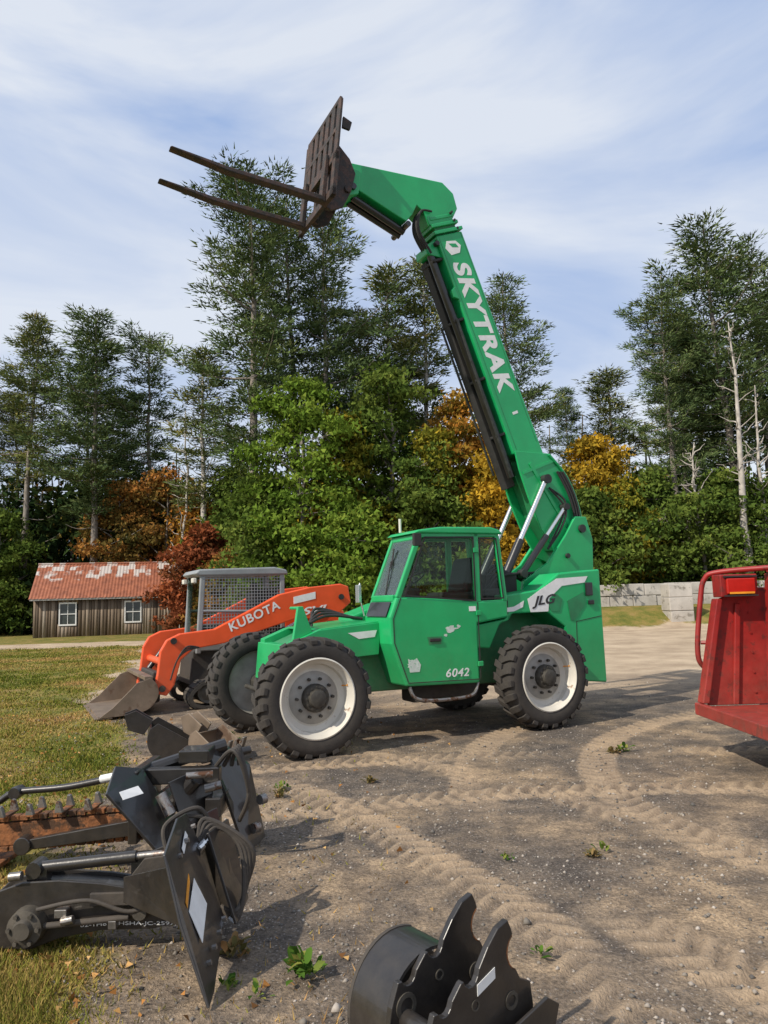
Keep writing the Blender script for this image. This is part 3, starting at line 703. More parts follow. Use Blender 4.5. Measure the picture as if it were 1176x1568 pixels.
mkobj('rear_recess_shade',[prism([(3.42,1.52),(3.56,1.66),(3.66,1.58),(3.60,1.42),(3.46,1.43)],.353,.358),prism([(3.74,1.56),(4.04,1.68),(4.04,1.50),(3.86,1.3),(3.78,1.3)],.352,.358)],'dgreen',T)  # flat dark green patches paint the shade of hollows not cut into the body
mkobj('rear_stripe',[prism([(4.12,1.885),(4.06,1.80),(3.66,1.76),(3.44,1.6),(3.41,1.43),(3.12,1.43),(3.08,1.60),(3.3,1.72),(3.58,1.86)],.3545,.358),prism([(2.48,1.47),(2.86,1.51),(3.02,1.58),(3.0,1.50),(2.86,1.45),(2.5,1.43)],.3545,.358)],'white',T)
text('maker_letters','JLG',(3.15,.352,1.47),(1,0,0.08),(0,0,1),.40,.16,'blackp',T,.3,.03)
mkobj('tail_light',[box(4.06,4.18,.33,.358,1.62,1.80),box(4.1,4.2,.335,.36,1.5,1.56)],'blackp',T,.01)
mkobj('hydraulic_block',[box(2.78,3.3,.85,1.0,1.45,1.95),box(2.6,2.85,.62,.95,1.55,1.75),tube([(3.0,.8,1.7),(3.0,.8,2.05)],.05,10)],'blackm',T,.015)
mkobj('deck_hoses',[tube(spline([(2.7,.8+.04*i,1.66),(2.95,.78+.04*i,1.9+.04*i),(3.3,.86+.04*i,1.95),(3.9,.98+.03*i,2.0-.05*i),(4.4,1.0,2.3)]),.018,8) for i in range(5)],'blackm',T,smooth=True)
tw=[(3.35,1.3),(3.45,1.85),(3.9,2.1),(4.25,2.5),(4.45,2.78),(4.66,2.78),(4.76,2.45),(4.72,1.6),(4.4,1.3)]
mkobj('boom_tower',[prism(tw,.90,.96),prism(tw,1.54,1.60)],'green',T,.012)
mkobj('boom_pivot_pin',[tube([(4.55,.86,2.6),(4.55,1.64,2.6)],.06,16),tube([(4.25,.86,2.2),(4.25,1.0,2.2)],.035,12)],'hub',T,smooth=True)
y0,y1=1.05,1.45
dB=Vector((.364,-.931)); pB=Vector((.931,.364))
def bp(o,s,w): q=Vector(o)+dB*s+pB*w; return (q.x,q.y)
O=(2.34,6.76)
base=[(3.50,3.72),(3.56,3.45),(3.70,3.05),(3.9,2.6),(4.16,2.2),(4.58,2.05),(4.70,2.25),(4.66,2.8),(4.45,3.36),(4.25,3.60),(4.10,3.72)]
mkobj('boom_outer_section',[prism([bp(O,0,0),bp(O,0,.47),(4.07,3.68),(3.51,3.68)],y0,y1)],'green',T,.015)
mkobj('boom_weld_seams',[prism([bp(O,.02,.035),bp(O,3.25,.035),bp(O,3.25,.042),bp(O,.02,.042)],y0-.003,y0-.0005),prism([bp(O,.02,.435),bp(O,3.25,.435),bp(O,3.25,.442),bp(O,.02,.442)],y0-.003,y0-.0005)],'dgreen',T)
mkobj('boom_base_plates',[prism(base,y0-.045,y0-.01),prism(base,y1+.01,y1+.045)],'green',T,.008)
mkobj('boom_base_core',[prism([(3.62,3.6),(3.95,2.8),(4.3,2.3),(4.55,2.3),(4.55,2.8),(4.1,3.6)],y0,y1)],'dgreen',T,.01)
mkobj('boom_base_ribs',[tube(spline([(4.10,y0-.06,3.7),(4.42,y0-.06,3.36),(4.62,y0-.06,2.85),(4.66,y0-.06,2.25)]),.02,8),strut((3.75,3.55),(4.45,2.5),.05,y0-.06,y0-.044),strut((3.62,3.4),(4.2,3.62),.04,y0-.058,y0-.044)],'green',T,smooth=True)
mkobj('boom_base_hoses',[tube(spline([(4.22+.05*i,y0-.08,3.45),(4.40+.05*i,y0-.1,3.1),(4.48+.05*i,y0-.1,2.7),(4.30+.1*i,y0-.1,2.25)]),.018,8) for i in range(3)]+[tube(spline([(4.05,y0-.08,3.2),(4.30,y0-.12,3.0-.1*i),(4.2,y0-.12,2.7-.1*i),(3.95,y0-.1,2.3)]),.016,8) for i in range(2)],'blackm',T,smooth=True)
for i,(s,g) in enumerate([(-.02,.022),(-.13,.0),(-.24,-.02),(-.34,-.035)]):
    mkobj('boom_collar_%d'%(i+1),[prism([bp(O,s-.05,-g),bp(O,s-.05,.47+g),bp(O,s,.47+g),bp(O,s,-g)],y0-g,y1+g)],'green',T,.008)
mkobj('boom_inner_section',[prism([bp(O,-.45,.05),bp(O,-.45,.43),bp(O,.05,.43),bp(O,.05,.05)],y0+.045,y1-.045)],'dgreen',T,.008)
mkobj('wear_pads',[tube([(bp(O,-.05-.12*i,.40)[0],y0-.03,bp(O,-.05-.12*i,.40)[1]),(bp(O,-.05-.12*i,.40)[0],y0+.03,bp(O,-.05-.12*i,.40)[1])],.018,8) for i in range(3)]+[tube([(bp(O,.1,-.03)[0],y0-.02,bp(O,.1,-.03)[1]),(bp(O,.1,-.03)[0],y1+.02,bp(O,.1,-.03)[1])],.035,10)],'hub',T)
neck=[(1.02,7.56),(2.50,7.63),(2.68,7.50),(2.74,7.28),(2.60,7.0),(2.26,6.92),(2.17,7.10),(2.06,7.18),(1.98,7.02),(1.88,6.90),(1.72,6.96),(1.08,7.22),(.98,7.35)]
mkobj('boom_gooseneck',[prism(neck,y0+.03,y1-.03)],'green',T,.012)
mkobj('tilt_cylinder',[tube([(1.10,1.18,7.12),(1.9,1.2,6.80)],.05,12),tube([(1.10,1.32,7.12),(1.9,1.32,6.80)],.05,12),tube([(1.88,1.02,6.84),(1.88,1.48,6.84)],.04,10),tube([(1.05,1.02,7.2),(1.05,1.48,7.2)],.045,10)],'blackp',T,smooth=True)
mkobj('head_hoses',[tube(spline([(2.26,y0+.02+.05*i,6.5),(2.06,y0+.05*i,6.8),(2.10,y0+.05*i,7.08),(2.28,y0+.05*i,7.12)]),.016,8) for i in range(4)],'blackm',T,smooth=True)
def b3(s,w,y): q=bp(O,s,w); return (q[0],y,q[1])
mkobj('extend_cylinder',[tube([b3(.15,-.12,1.17),b3(3.6,-.12,1.17)],.06,14),tube([b3(.05,-.12,1.17),b3(.2,-.12,1.17)],.035,10)],'blackp',T,smooth=True)
mkobj('hose_track',[prism([bp(O,.25,-.03),bp(O,.25,-.16),bp(O,3.75,-.19),bp(O,3.75,-.03)],1.27,1.42)]+[prism([bp(O,s,-.17),bp(O,s+.04,-.17),bp(O,s+.04,0),bp(O,s,0)],1.08,1.43) for s in (.3,1.2,2.1,2.95)],'blackm',T,.01)
mkobj('boom_front_rod',[tube([b3(1.2,-.14,1.08),b3(3.5,-.2,1.06)],.022,8),tube([b3(1.2,-.19,1.43),b3(3.5,-.22,1.43)],.018,8)],'hub',T,smooth=True)
mkobj('boom_lug',[prism([bp(O,.02,0),bp(O,.1,-.2),bp(O,.2,-.22),bp(O,.3,0)],1.1,1.4),prism([bp(O,.75,0),bp(O,.8,-.08),bp(O,.9,-.08),bp(O,.95,0)],y0-.01,y0+.05)],'green',T,.01)
def cylnd(nm,a,b,fr,rb,rr):
    a=Vector(a);b=Vector(b);m=a.lerp(b,fr)
    mkobj(nm+'_barrel',[tube([a,m],rb,16)],'blackp',T,smooth=True); mkobj(nm+'_rod',[tube([m,b],rr,14)],'steel',T,smooth=True)
    mkobj(nm+'_eyes',[tube([b-Vector((0,.06,0)),b+Vector((0,.06,0))],rr*1.8,14),tube([a-Vector((0,.06,0)),a+Vector((0,.06,0))],rb*1.2,14)],'hub',T,smooth=True)
cylnd('lift_cylinder_near',(3.10,.96,1.78),(3.99,.96,3.32),.42,.062,.038)
cylnd('lift_cylinder_far',(3.10,1.54,1.78),(3.99,1.54,3.32),.42,.062,.038)
cylnd('slave_cylinder',(3.42,.88,1.95),(4.30,.94,2.92),.55,.048,.028)
bl=Vector((.364,0,-.931)); bu=Vector((.931,0,.364))
o=b3(.42,.095,y0-.002)
text('boom_letters','SKYTRAK',o,bl,bu,2.02,.29,'white',T,.2,.042,1.14)
q=lambda s,w: bp(O,s,w)
mkobj('boom_badge',[prism([q(.10,.14),q(.12,.30),q(.2,.36),q(.30,.30),q(.31,.14),q(.2,.08)],y0-.004,y0-.001)],'white',T)
mkobj('boom_badge_swoosh',[prism([q(.14,.16),q(.16,.28),q(.22,.31),q(.2,.2)],y0-.006,y0-.0045)],'green',T)
mkobj('boom_small_labels',[prism([q(2.72,.2),q(2.72,.30),q(2.76,.30),q(2.76,.2)],y0-.003,y0-.001)],'white',T)
def cb(s,w):
    o=Vector((.60,6.78)); d=Vector((.16,1.45)).normalized(); n=Vector((-d.y,d.x)); p=o+d*s+n*w; return (p.x,p.y)
def cslab(s0,s1,w0,w1,ya,yb): return prism([cb(s0,w0),cb(s1,w0),cb(s1,w1),cb(s0,w1)],ya,yb)
car=[cslab(.0,.12,-.03,.03,.66,1.90),cslab(.50,.64,-.03,.03,.66,1.90),cslab(1.36,1.43,-.02,.02,.70,1.86),cslab(.95,1.02,-.021,.021,.70,1.86)]
for y in (.66,.86,1.06,1.26,1.46,1.66,1.79): car.append(cslab(.64,1.38,-.018,.018,y,y+.12))
car+=[cslab(0,.62,-.035,.03,.66,.76),cslab(0,.62,-.035,.03,1.80,1.90),cslab(0,.62,-.10,-.03,1.0,1.06),cslab(0,.62,-.10,-.03,1.44,1.50)]
mkobj('fork_carriage',car,'rust',T,.008)
cpl=[cb(.0,-.03),cb(-.02,-.10),cb(.08,-.26),cb(.35,-.36),cb(.62,-.40),cb(.80,-.30),cb(.95,-.12),cb(.95,-.03)]
mkobj('carriage_plate',[prism(cpl,.98,1.02),prism(cpl,1.48,1.52),tube([(cb(.35,-.3)[0],.95,cb(.35,-.3)[1]),(cb(.35,-.3)[0],1.55,cb(.35,-.3)[1])],.05,12),
   prism([cb(1.0,-.05),cb(1.0,-.16),cb(1.12,-.18),cb(1.16,-.05)],.70,.74)],'rust',T,.008)
mkobj('head_bracket',[prism([cb(.25,-.2),cb(.55,-.2),cb(.75,-.3),cb(.74,-.5),cb(.4,-.5)],1.06,1.44)],'green',T,.01)
def fork(y):
    pr=[cb(.66,.032),cb(.66,.085),cb(.07,.095),(-.7,6.945),(-1.38,7.035),(-1.40,7.015),(-.7,6.885),cb(-.0,.06),cb(-.02,.032)]
    return prism(pr,y,y+.12)
mkobj('fork_near',[fork(.86)],'rust',T,.012); mkobj('fork_far',[fork(1.60)],'rust',T,.012)
# ------------------------------------------------------------------ compact track loader
K=empty('compact_track_loader',(-4.32,11.19,0),D0)
def bucket(parent,W):
    P=spline([(0,0.02,0),(.45,.04,0),(.72,.10,0),(.86,.28,0),(.84,.46,0),(.74,.56,0)],6); P=[(p.x,p.y) for p in P]
    mkobj('bucket_shell',[sweep(P,0,y0=0,y1=W,th=.02)],'bucketsteel',parent,smooth=True)
    side=P+[(.55,.5),(.2,.16)]
    mkobj('bucket_sides',[prism(side,-.012,.006),prism(side,W-.006,W+.012),box(-.05,.2,0,W,.0,.022),box(.66,.78,0.01,W-.01,.53,.585)],'bucketsteel',parent,.004)
bucket(K,1.9)
def track(y0,y1):
    pts=[(1.62,.0),(3.2,.0),(3.42,.06),(3.55,.24),(3.5,.5),(3.3,.64),(3.05,.62),(1.75,.46),(1.48,.36),(1.36,.22),(1.42,.07)]
    sp=spline([(a,b,0) for a,b in pts+[pts[0]]],6); P=[(p.x,p.y) for p in sp]
    n=len(P); Q=[]
    for i in range(n):
        a=Vector(P[(i-1)%n]);b=Vector(P[(i+1)%n]); t=(b-a).normalized(); Q.append((P[i][0]-t.y*.05,P[i][1]+t.x*.05))
    V=[(a,y0,b) for a,b in P]+[(a,y1,b) for a,b in P]+[(a,y0,b) for a,b in Q]+[(a,y1,b) for a,b in Q]; F=[]
    for i in range(n-1):
        j=i+1; F+=[(i,j,j+n,i+n),(i+2*n,i+3*n,j+3*n,j+2*n),(i,i+2*n,j+2*n,j),(i+n,j+n,j+3*n,i+3*n)]
    lugs=[]
    for i in range(0,n-1,2):
        a=Vector(P[i]);b=Vector(P[i+1]); t=(b-a).normalized(); nn=Vector((t.y,-t.x))
        lugs.append(prism([tuple(a),tuple(a+nn*.025),tuple(a+t*.06+nn*.025),tuple(a+t*.06)],y0+.01,y1-.01))
    return (V,F),lugs
for k,(a,b) in enumerate(((.08,.48),(1.42,1.82))):
    t,l=track(a,b); mkobj('track_%d'%(k+1),[t]+l,'rubber',K)
    wh=[]
    for x,z,r in ((1.66,.26,.17),(3.26,.38,.2),(2.0,.13,.085),(2.3,.13,.085),(2.6,.13,.085),(2.9,.13,.085)): wh.append(lathe([(r,b-.04),(r,a+.04),(r*.75,a+.06),(r*.3,a+.03),(0,a+.03)],20,x,z))
    mkobj('track_rollers_%d'%(k+1),wh,'hub',K,smooth=True)
    mkobj('track_frame_%d'%(k+1),[prism([(1.7,.22),(3.0,.2),(3.1,.42),(2.2,.4),(1.75,.34)],a+.1,b-.1)],'blackm',K,.01)
mkobj('loader_body',[prism([(1.45,.35),(3.9,.4),(4.2,.6),(4.2,1.1),(3.6,1.2),(1.5,.9)],.5,1.4)],'blackm',K,.02)
mkobj('engine_cover',[prism([(3.05,.9),(4.22,.75),(4.28,1.35),(4.1,1.62),(3.05,1.7)],.45,1.45)],'orange',K,.04)
mkobj('engine_grille',[box(3.3,4.0,.435,.452,1.0,1.3)],'blackm',K,.005)
cb_=[]
for y in (.45,1.39):
    cb_+=[strut((1.58,.85),(1.66,2.16),.09,y,y+.06),strut((3.04,1.0),(3.04,2.18),.09,y,y+.06),strut((1.6,2.15),(3.06,2.17),.1,y,y+.06),strut((1.6,.95),(3.04,.95),.12,y,y+.06),strut((1.64,1.55),(3.04,1.5),.05,y,y+.05)]
mkobj('loader_cab_frame',cb_,'grey',K,.02)
mkobj('loader_cab_roof',[prism([(1.52,2.17),(1.58,2.24),(2.9,2.27),(3.12,2.22),(3.14,2.14),(1.6,2.13)],.42,1.48)],'grey',K,.025)
ms=[]
for i in range(26): x=1.72+i*.051; ms.append(box(x,x+.012,.462,.47,.98,2.12))
for i in range(21): z=1.0+i*.054; ms.append(box(1.66,3.02,.46,.468,z,z+.012))
mkobj('side_screen',ms,'grey',K)
mkobj('loader_rear_screen',[box(3.03,3.06,.5,.5+.9,1.02+i*.06,1.03+i*.06) for i in range(18)],'grey',K)
mkobj('loader_interior',[box(2.75,3.0,.52,1.38,.95,1.9),box(1.7,2.9,.95,1.35,.95,1.3)],'blackm',K,.02)
mkobj('loader_seat',[box(2.2,2.7,.7,1.2,.95,1.25),box(2.6,2.75,.7,1.2,1.2,1.85),box(2.62,2.74,.84,1.06,1.85,2.02)],'seat',K,.04)
mkobj('loader_cab_glass',[box(1.6,1.61,.52,1.38,.95,2.12)],'glass',K)
arm=[(.80,.32),(1.0,.26),(1.12,.42),(1.22,.8),(1.42,.96),(1.9,1.02),(3.1,1.36),(3.55,1.36),(3.9,1.40),(4.17,1.62),(4.13,1.90),(3.98,1.95),(3.4,1.90),(2.85,1.79),(2.3,1.52),(1.75,1.26),(1.2,1.21),(1.0,1.12),(.90,.95),(.86,.6)]
mkobj('lift_arms',[prism(arm,.06,.18),prism(arm,1.72,1.84)],'orange',K,.018)
mkobj('arm_crossbar',[tube([(1.02,.1,.75),(1.02,1.8,.75)],.06,12)],'orange',K,smooth=True)
mkobj('rear_lift_link',[prism([(3.0,1.0),(3.5,1.0),(3.95,1.5),(3.8,1.62),(3.2,1.3)],.2,.3)],'orange',K,.02)
mkobj('arm_cylinder',[tube([(2.0,.24,.75),(3.0,.24,1.2)],.05,12)],'blackp',K,smooth=True)
mkobj('arm_cylinder_rod',[tube([(3.0,.24,1.2),(3.7,.24,1.55)],.028,10)],'steel',K,smooth=True)
mkobj('bucket_cylinder',[tube([(1.25,.45,1.0),(.95,.45,.6)],.045,10),tube([(1.25,1.4,1.0),(.95,1.4,.6)],.045,10)],'blackp',K,smooth=True)
mkobj('loader_hoses',[tube(spline([(1.5,.05,.98),(1.3,.03,1.0-.03*i),(1.15,.03,.8),(1.05,.04,.5)]),.012,6) for i in range(3)],'blackm',K,smooth=True)
mkobj('quick_coupler',[prism([(.78,.12),(.95,.15),(.98,.6),(.84,.62)],.35,1.5)],'blackm',K,.02)
mkobj('arm_pins',[tube([(a,.03,b),(a,.2,b)],.05,12) for a,b in ((3.98,1.72),(.93,.38),(1.1,1.1))],'hub',K,smooth=True)
text('arm_letters','KUBOTA',(2.02,.056,1.20),(1,0,.42),(-.38,0,1),.92,.15,'white',K,0,.02,1.1)
text('arm_letters_rear','SVL',(3.25,.055,1.42),(1,0,.1),(0,0,1),.5,.13,'white',K,.3,.02)
mkobj('arm_sticker',[prism([(3.1,1.74),(3.5,1.82),(3.5,1.70),(3.1,1.62)],.054,.058)],'white',K)
mkobj('loader_lights',[box(1.5,1.56,.5,.66,2.02,2.1),box(1.5,1.56,1.24,1.4,2.02,2.1)],'rim',K,.01)
# ------------------------------------------------------------------ red hopper trailer
H=empty('red_hopper_trailer',(0,0,0))
mkobj('hopper_floor',[box(3.21,4.5,6.2,7.735,.42,.47)],'red',H,.008)
mkobj('hopper_end_wall',[prism([(3.26,.475),(3.47,1.56),(3.80,1.66),(4.5,1.66),(4.5,.475)],7.74,7.78)],'red',H,.006)
mkobj('hopper_end_rib',[prism([(3.17,.505),(3.24,.505),(3.46,1.555),(3.40,1.555)],7.66,7.80),box(3.42,3.80,7.6,7.80,1.57,1.80),prism([(3.5,.48),(3.56,.48),(3.66,1.5),(3.60,1.5)],7.70,7.738)],'red',H,.01)
mkobj('hopper_back_wall',[prism([(3.84,.475),(3.90,.475),(3.98,1.80),(3.92,1.80)],6.2,7.69)],'red',H,.008)
mkobj('hopper_lip',[box(3.14,3.205,6.2,7.8,.38,.50)],'red',H,.01)
mkobj('guard_rail',[tube(spline([(3.5,7.9,.78),(3.30,7.9,.86),(3.26,7.9,1.05),(3.33,7.9,1.55),(3.38,7.88,1.76),(3.5,7.8,1.83),(4.0,7.5,1.86),(4.4,7.2,1.87)]),.028,10),tube([(3.30,7.9,1.1),(3.42,7.8,1.1)],.02,8)],'red',H,smooth=True)
mkobj('lamp_box',[box(3.47,3.76,7.56,7.595,1.60,1.76)],'lampred',H,.01)
mkobj('lamp_lens',[box(3.49,3.74,7.548,7.558,1.60,1.62)],'yellow',H)
mkobj('lamp_bracket',[box(3.45,3.78,7.555,7.6,1.575,1.59),box(3.45,3.78,7.555,7.6,1.77,1.785)],'blackm',H)
mkobj('top_rail',[box(3.94,4.02,6.2,7.69,1.81,1.88)],'red',H,.01)
mkobj('rivets',[tube([(3.75,7.735,.6+.2*i),(3.75,7.728,.6+.2*i)],.012,8) for i in range(5)],'red',H)
mkobj('trailer_frame',[box(4.0,4.1,6.0,8.2,.25,.41),box(3.9,4.05,7.2,7.3,0,.4),box(4.4,4.5,6.3,6.4,0,.4)],'blackm',H,.01)
wt=wheel(H,'trailer_wheel',4.9,6.5,False,.36,.2)
# ------------------------------------------------------------------ foreground trencher attachments
A=empty('trencher_attachment',(0,0,0))
def slab(pts3,th):
    p=[Vector(q) for q in pts3]; n=(p[1]-p[0]).cross(p[2]-p[0]).normalized()*th
    k=len(p); v=[tuple(q) for q in p]+[tuple(q+n) for q in p]
    return v,[tuple(range(k)),tuple(reversed(range(k,2*k)))]+[(i,(i+1)%k,(i+1)%k+k,i+k) for i in range(k)]
mkobj('mount_plate',[slab([(-.79,3.25,.0),(-.80,3.38,-.0),(-.86,3.86,.10),(-.97,3.95,.36),(-1.06,3.90,.60),(-1.06,3.74,.62),(-1.02,3.40,.56),(-.93,3.33,.30)],.012)],'blackp',A,.003)
mkobj('mount_ribs',[slab([(-1.02,3.50,.48),(-1.32,3.80,.34),(-1.32,3.80,.22),(-.95,3.50,.22)],.012),slab([(-1.03,3.90,.50),(-1.35,3.98,.36),(-1.35,3.98,.2),(-.93,3.90,.18)],.012),slab([(-.90,3.9,.05),(-.86,4.15,.05),(-.97,4.18,.55),(-1.06,3.93,.55)],.014),slab([(-.80,3.85,.08),(-.79,4.12,.1),(-.90,4.14,.50),(-.95,3.90,.50)],.014)],'blackp',A,.003)
mkobj('plate_label',[slab([(-.866,3.42,.18),(-.905,3.66,.25),(-.955,3.62,.38),(-.925,3.42,.31)],.002)],'white',A).location=(.016,0,.004)
mkobj('plate_label_warning',[slab([(-.932,3.42,.325),(-.968,3.60,.385),(-.977,3.60,.41),(-.94,3.42,.35)],.002)],'yellow',A).location=(.016,0,.004)
mkobj('plate_letters_bar',[slab([(-1.0,3.62,.49),(-1.02,3.76,.53),(-1.03,3.75,.555),(-1.01,3.62,.515)],.002)],'white',A).location=(.014,0,.004)
mkobj('plate_bolts',[tube([(-.83,3.42+.1*i,.10+.02*i),(-.81,3.42+.1*i,.105+.02*i)],.012,6) for i in range(4)]+[tube([(-1.0,3.45+.12*i,.47+.03*i),(-.98,3.45+.12*i,.475+.03*i)],.012,6) for i in range(4)],'wsteel',A)
boomp=[(-2.06,.08),(-2.06,.20),(-1.98,.27),(-1.84,.315),(-1.66,.32),(-1.45,.30),(-1.22,.26),(-1.02,.22),(-.99,.12),(-1.2,.08),(-1.45,.08),(-1.65,.05),(-1.80,.0),(-1.96,.01)]
mkobj('digging_arm',[prism(boomp,3.83,3.845),prism(boomp,3.985,4.0),prism([(a*.96-.06,b*.9+.01) for a,b in boomp],3.845,3.985)],'blackp',A,.005)
mkobj('arm_side_details',[box(-1.5,-1.3,3.81,3.83,.20,.26),prism([(-1.35,.28),(-1.1,.26),(-1.05,.42),(-1.25,.40)],3.86,3.88),tube([(-1.72,3.80,.12),(-1.3,3.80,.15)],.016,8),tube(spline([(-1.75,3.79,.2),(-1.5,3.78,.24),(-1.3,3.79,.18),(-1.12,3.82,.22)]),.011,8)],'blackm',A,.004)
mkobj('drive_hub',[lathe([(.0,3.74),(.04,3.74),(.05,3.76),(.085,3.77),(.09,3.83)],24,-1.80,.12),lathe([(.0,3.79),(.035,3.79),(.045,3.83)],18,-1.25,.17)]+[tube([(-1.80+.07*math.cos(a),3.75,.12+.07*math.sin(a)),(-1.80+.07*math.cos(a),3.78,.12+.07*math.sin(a))],.011,6) for a in [i*math.pi/3 for i in range(6)]],'hub',A,smooth=True)
mkobj('arm_clamps',[box(-1.66,-1.6,3.78,3.83,.16,.2),box(-1.40,-1.36,3.785,3.83,.1,.14),tube([(-1.62,3.77,.15),(-1.56,3.77,.16)],.02,8)],'wsteel',A,.004)
mkobj('hydraulic_ram',[tube([(-1.80,3.9,.36),(-1.30,3.9,.40)],.03,12),tube([(-1.80,3.85,.36),(-1.80,3.95,.36)],.04,12),tube([(-1.0,3.85,.42),(-1.0,3.96,.42)],.035,12),box(-1.84,-1.74,3.87,3.93,.30,.36)],'blackp',A,smooth=True)
mkobj('hydraulic_ram_rod',[tube([(-1.30,3.9,.40),(-1.02,3.9,.42)],.018,10),tube([(-1.9,3.82,.345),(-1.84,3.82,.35)],.022,10)],'wsteel',A,smooth=True)
random.seed(12)
mkobj('hydraulic_hoses',[tube(spline([(-1.0,3.92,.42),(-.92-.02*i,4.0,.50+.015*i),(-.80+.02*i,4.0,.40),(-.77,3.95+.02*i,.2),(-.80,3.9,.08+.015*i),(-.88,3.92,.14)]),.012,8) for i in range(4)]+[tube(spline([(-1.12,3.85,.40),(-1.16,3.9+.04*i,.54),(-1.02,4.0,.60-.04*i),(-.95,4.05,.48)]),.012,8) for i in range(3)],'blackm',A,smooth=True)
mkobj('hose_fittings',[tube([(-1.0,3.88+.04*i,.42),(-.96,3.90+.04*i,.45)],.018,8) for i in range(3)]+[tube([(-.80,3.88,.08),(-.83,3.89,.1)],.016,8)],'steel',A,smooth=True)
text('arm_code','HSHA-JC-2597J',(-1.36,3.826,.10),(1,0,-.03),(0,0,1),.28,.022,'white',A,0,.005)
text('arm_code_2','02-1H8',(-1.55,3.826,.10),(1,0,.03),(0,0,1),.13,.018,'white',A,0,.005)
B=empty('chain_trencher',(0,0,0))
mkobj('coupler_plates',[slab([(-.90,5.42,.02),(-.96,5.05,.02),(-1.10,5.02,.45),(-1.22,5.1,.66),(-1.2,5.42,.68),(-1.02,5.5,.5)],.02),slab([(-1.25,4.85,.1),(-1.30,4.5,.15),(-1.66,4.45,.58),(-1.70,4.7,.68),(-1.60,4.9,.62)],.018),slab([(-1.1,5.0,.1),(-1.25,4.8,.1),(-1.4,4.8,.55),(-1.22,5.05,.6)],.018)],'blackp',B,.004)
mkobj('coupler_frame',[box(-1.62,-1.12,4.95,5.03,.50,.60),box(-1.62,-1.12,4.95,5.03,.20,.30),box(-1.66,-1.6,4.8,5.3,.18,.62),box(-1.2,-1.1,4.9,5.4,.3,.42),tube([(-1.7,5.05,.55),(-1.15,5.3,.68)],.045,12),tube([(-1.5,4.8,.35),(-1.5,5.3,.35)],.09,16),box(-1.4,-1.2,5.0,5.2,.62,.70),tube([(-1.45,4.95,.35),(-1.25,4.9,.55)],.05,12),tube([(-1.3,5.2,.6),(-1.0,5.4,.62)],.03,10)],'blackp',B,.008)
mkobj('coupler_stickers',[slab([(-1.60,4.48,.535),(-1.52,4.60,.54),(-1.56,4.62,.58),(-1.63,4.5,.575)],.002)],'white',B).location=(.03,-.02,.0)
mkobj('coupler_silver',[tube([(-1.36,4.7,.38),(-1.43,4.72,.5)],.035,12),tube([(-1.3,4.82,.58),(-1.14,4.86,.58)],.022,12),tube([(-.92,5.3,.3),(-.89,5.34,.3)],.035,10),tube([(-.95,5.2,.14),(-.92,5.24,.14)],.035,10),tube([(-1.2,4.9,.48),(-1.1,4.92,.5)],.028,10)],'wsteel',B,smooth=True)
mkobj('trencher_hoses',[tube(spline([(-1.15+.05*i,5.0,.6),(-1.0,4.85+.05*i,.72),(-.92,4.9,.45),(-1.0,5.0,.25)]),.014,8) for i in range(4)],'blackm',B,smooth=True)
mkobj('guard_arm',[tube(spline([(-3.1,5.3,.2),(-2.75,5.3,.33),(-2.6,5.3,.40),(-2.2,5.25,.44),(-1.62,5.15,.56)]),.024,10),lathe([(0,5.25),(.04,5.25),(.045,5.28),(.04,5.35),(0,5.35)],14,-2.6,.40)],'blackp',B,smooth=True)
mkobj('guard_reflector',[tube([(-1.98,5.20,.492),(-1.85,5.18,.517)],.027,10)],'white',B,smooth=True)
mkobj('guard_reflector_red',[tube([(-1.85,5.18,.517),(-1.79,5.17,.53)],.0275,10)],'lampred',B,smooth=True)
mkobj('digging_bar',[prism([(-3.3,.10),(-3.3,.24),(-1.5,.34),(-1.5,.20)],4.97,5.03)],'chainrust',B,.006)
mkobj('bar_cover',[prism([(-2.35,.14),(-2.35,.20),(-1.55,.32),(-1.55,.22)],4.88,4.93),tube([(-2.35,4.86,.17),(-2.35,4.95,.17)],.055,16)],'blackp',B,.005)
ch=[];tt=[]
for i in range(30):
    x=-3.28+i*.062; z=.255+(x+3.3)*.055
    ch.append(box(x,x+.052,4.955+.01*(i%2),5.045-.01*(i%2),z,z+.03)); ch.append(box(x,x+.052,4.955,5.045,z-.185,z-.155))
    if i%3==0:
        ch.append(box(x,x+.05,4.90,5.10,z+.03,z+.042)); 
        for yy in (4.90,5.07): tt.append(prism([(x,z+.04),(x+.05,z+.04),(x+.028,z+.105),(x+.008,z+.11)],yy,yy+.035))
mkobj('digging_chain',ch,'chainrust',B,.003); mkobj('chain_teeth',tt,'wsteel',B,.003)
mkobj('crumber_tray',[prism([(-3.3,.02),(-3.3,.05),(-2.5,.06),(-2.5,.03)],4.9,5.15)],'chainrust',B,.005)
C=empty('excavator_bucket',(-2.35,8.1,0),.3)
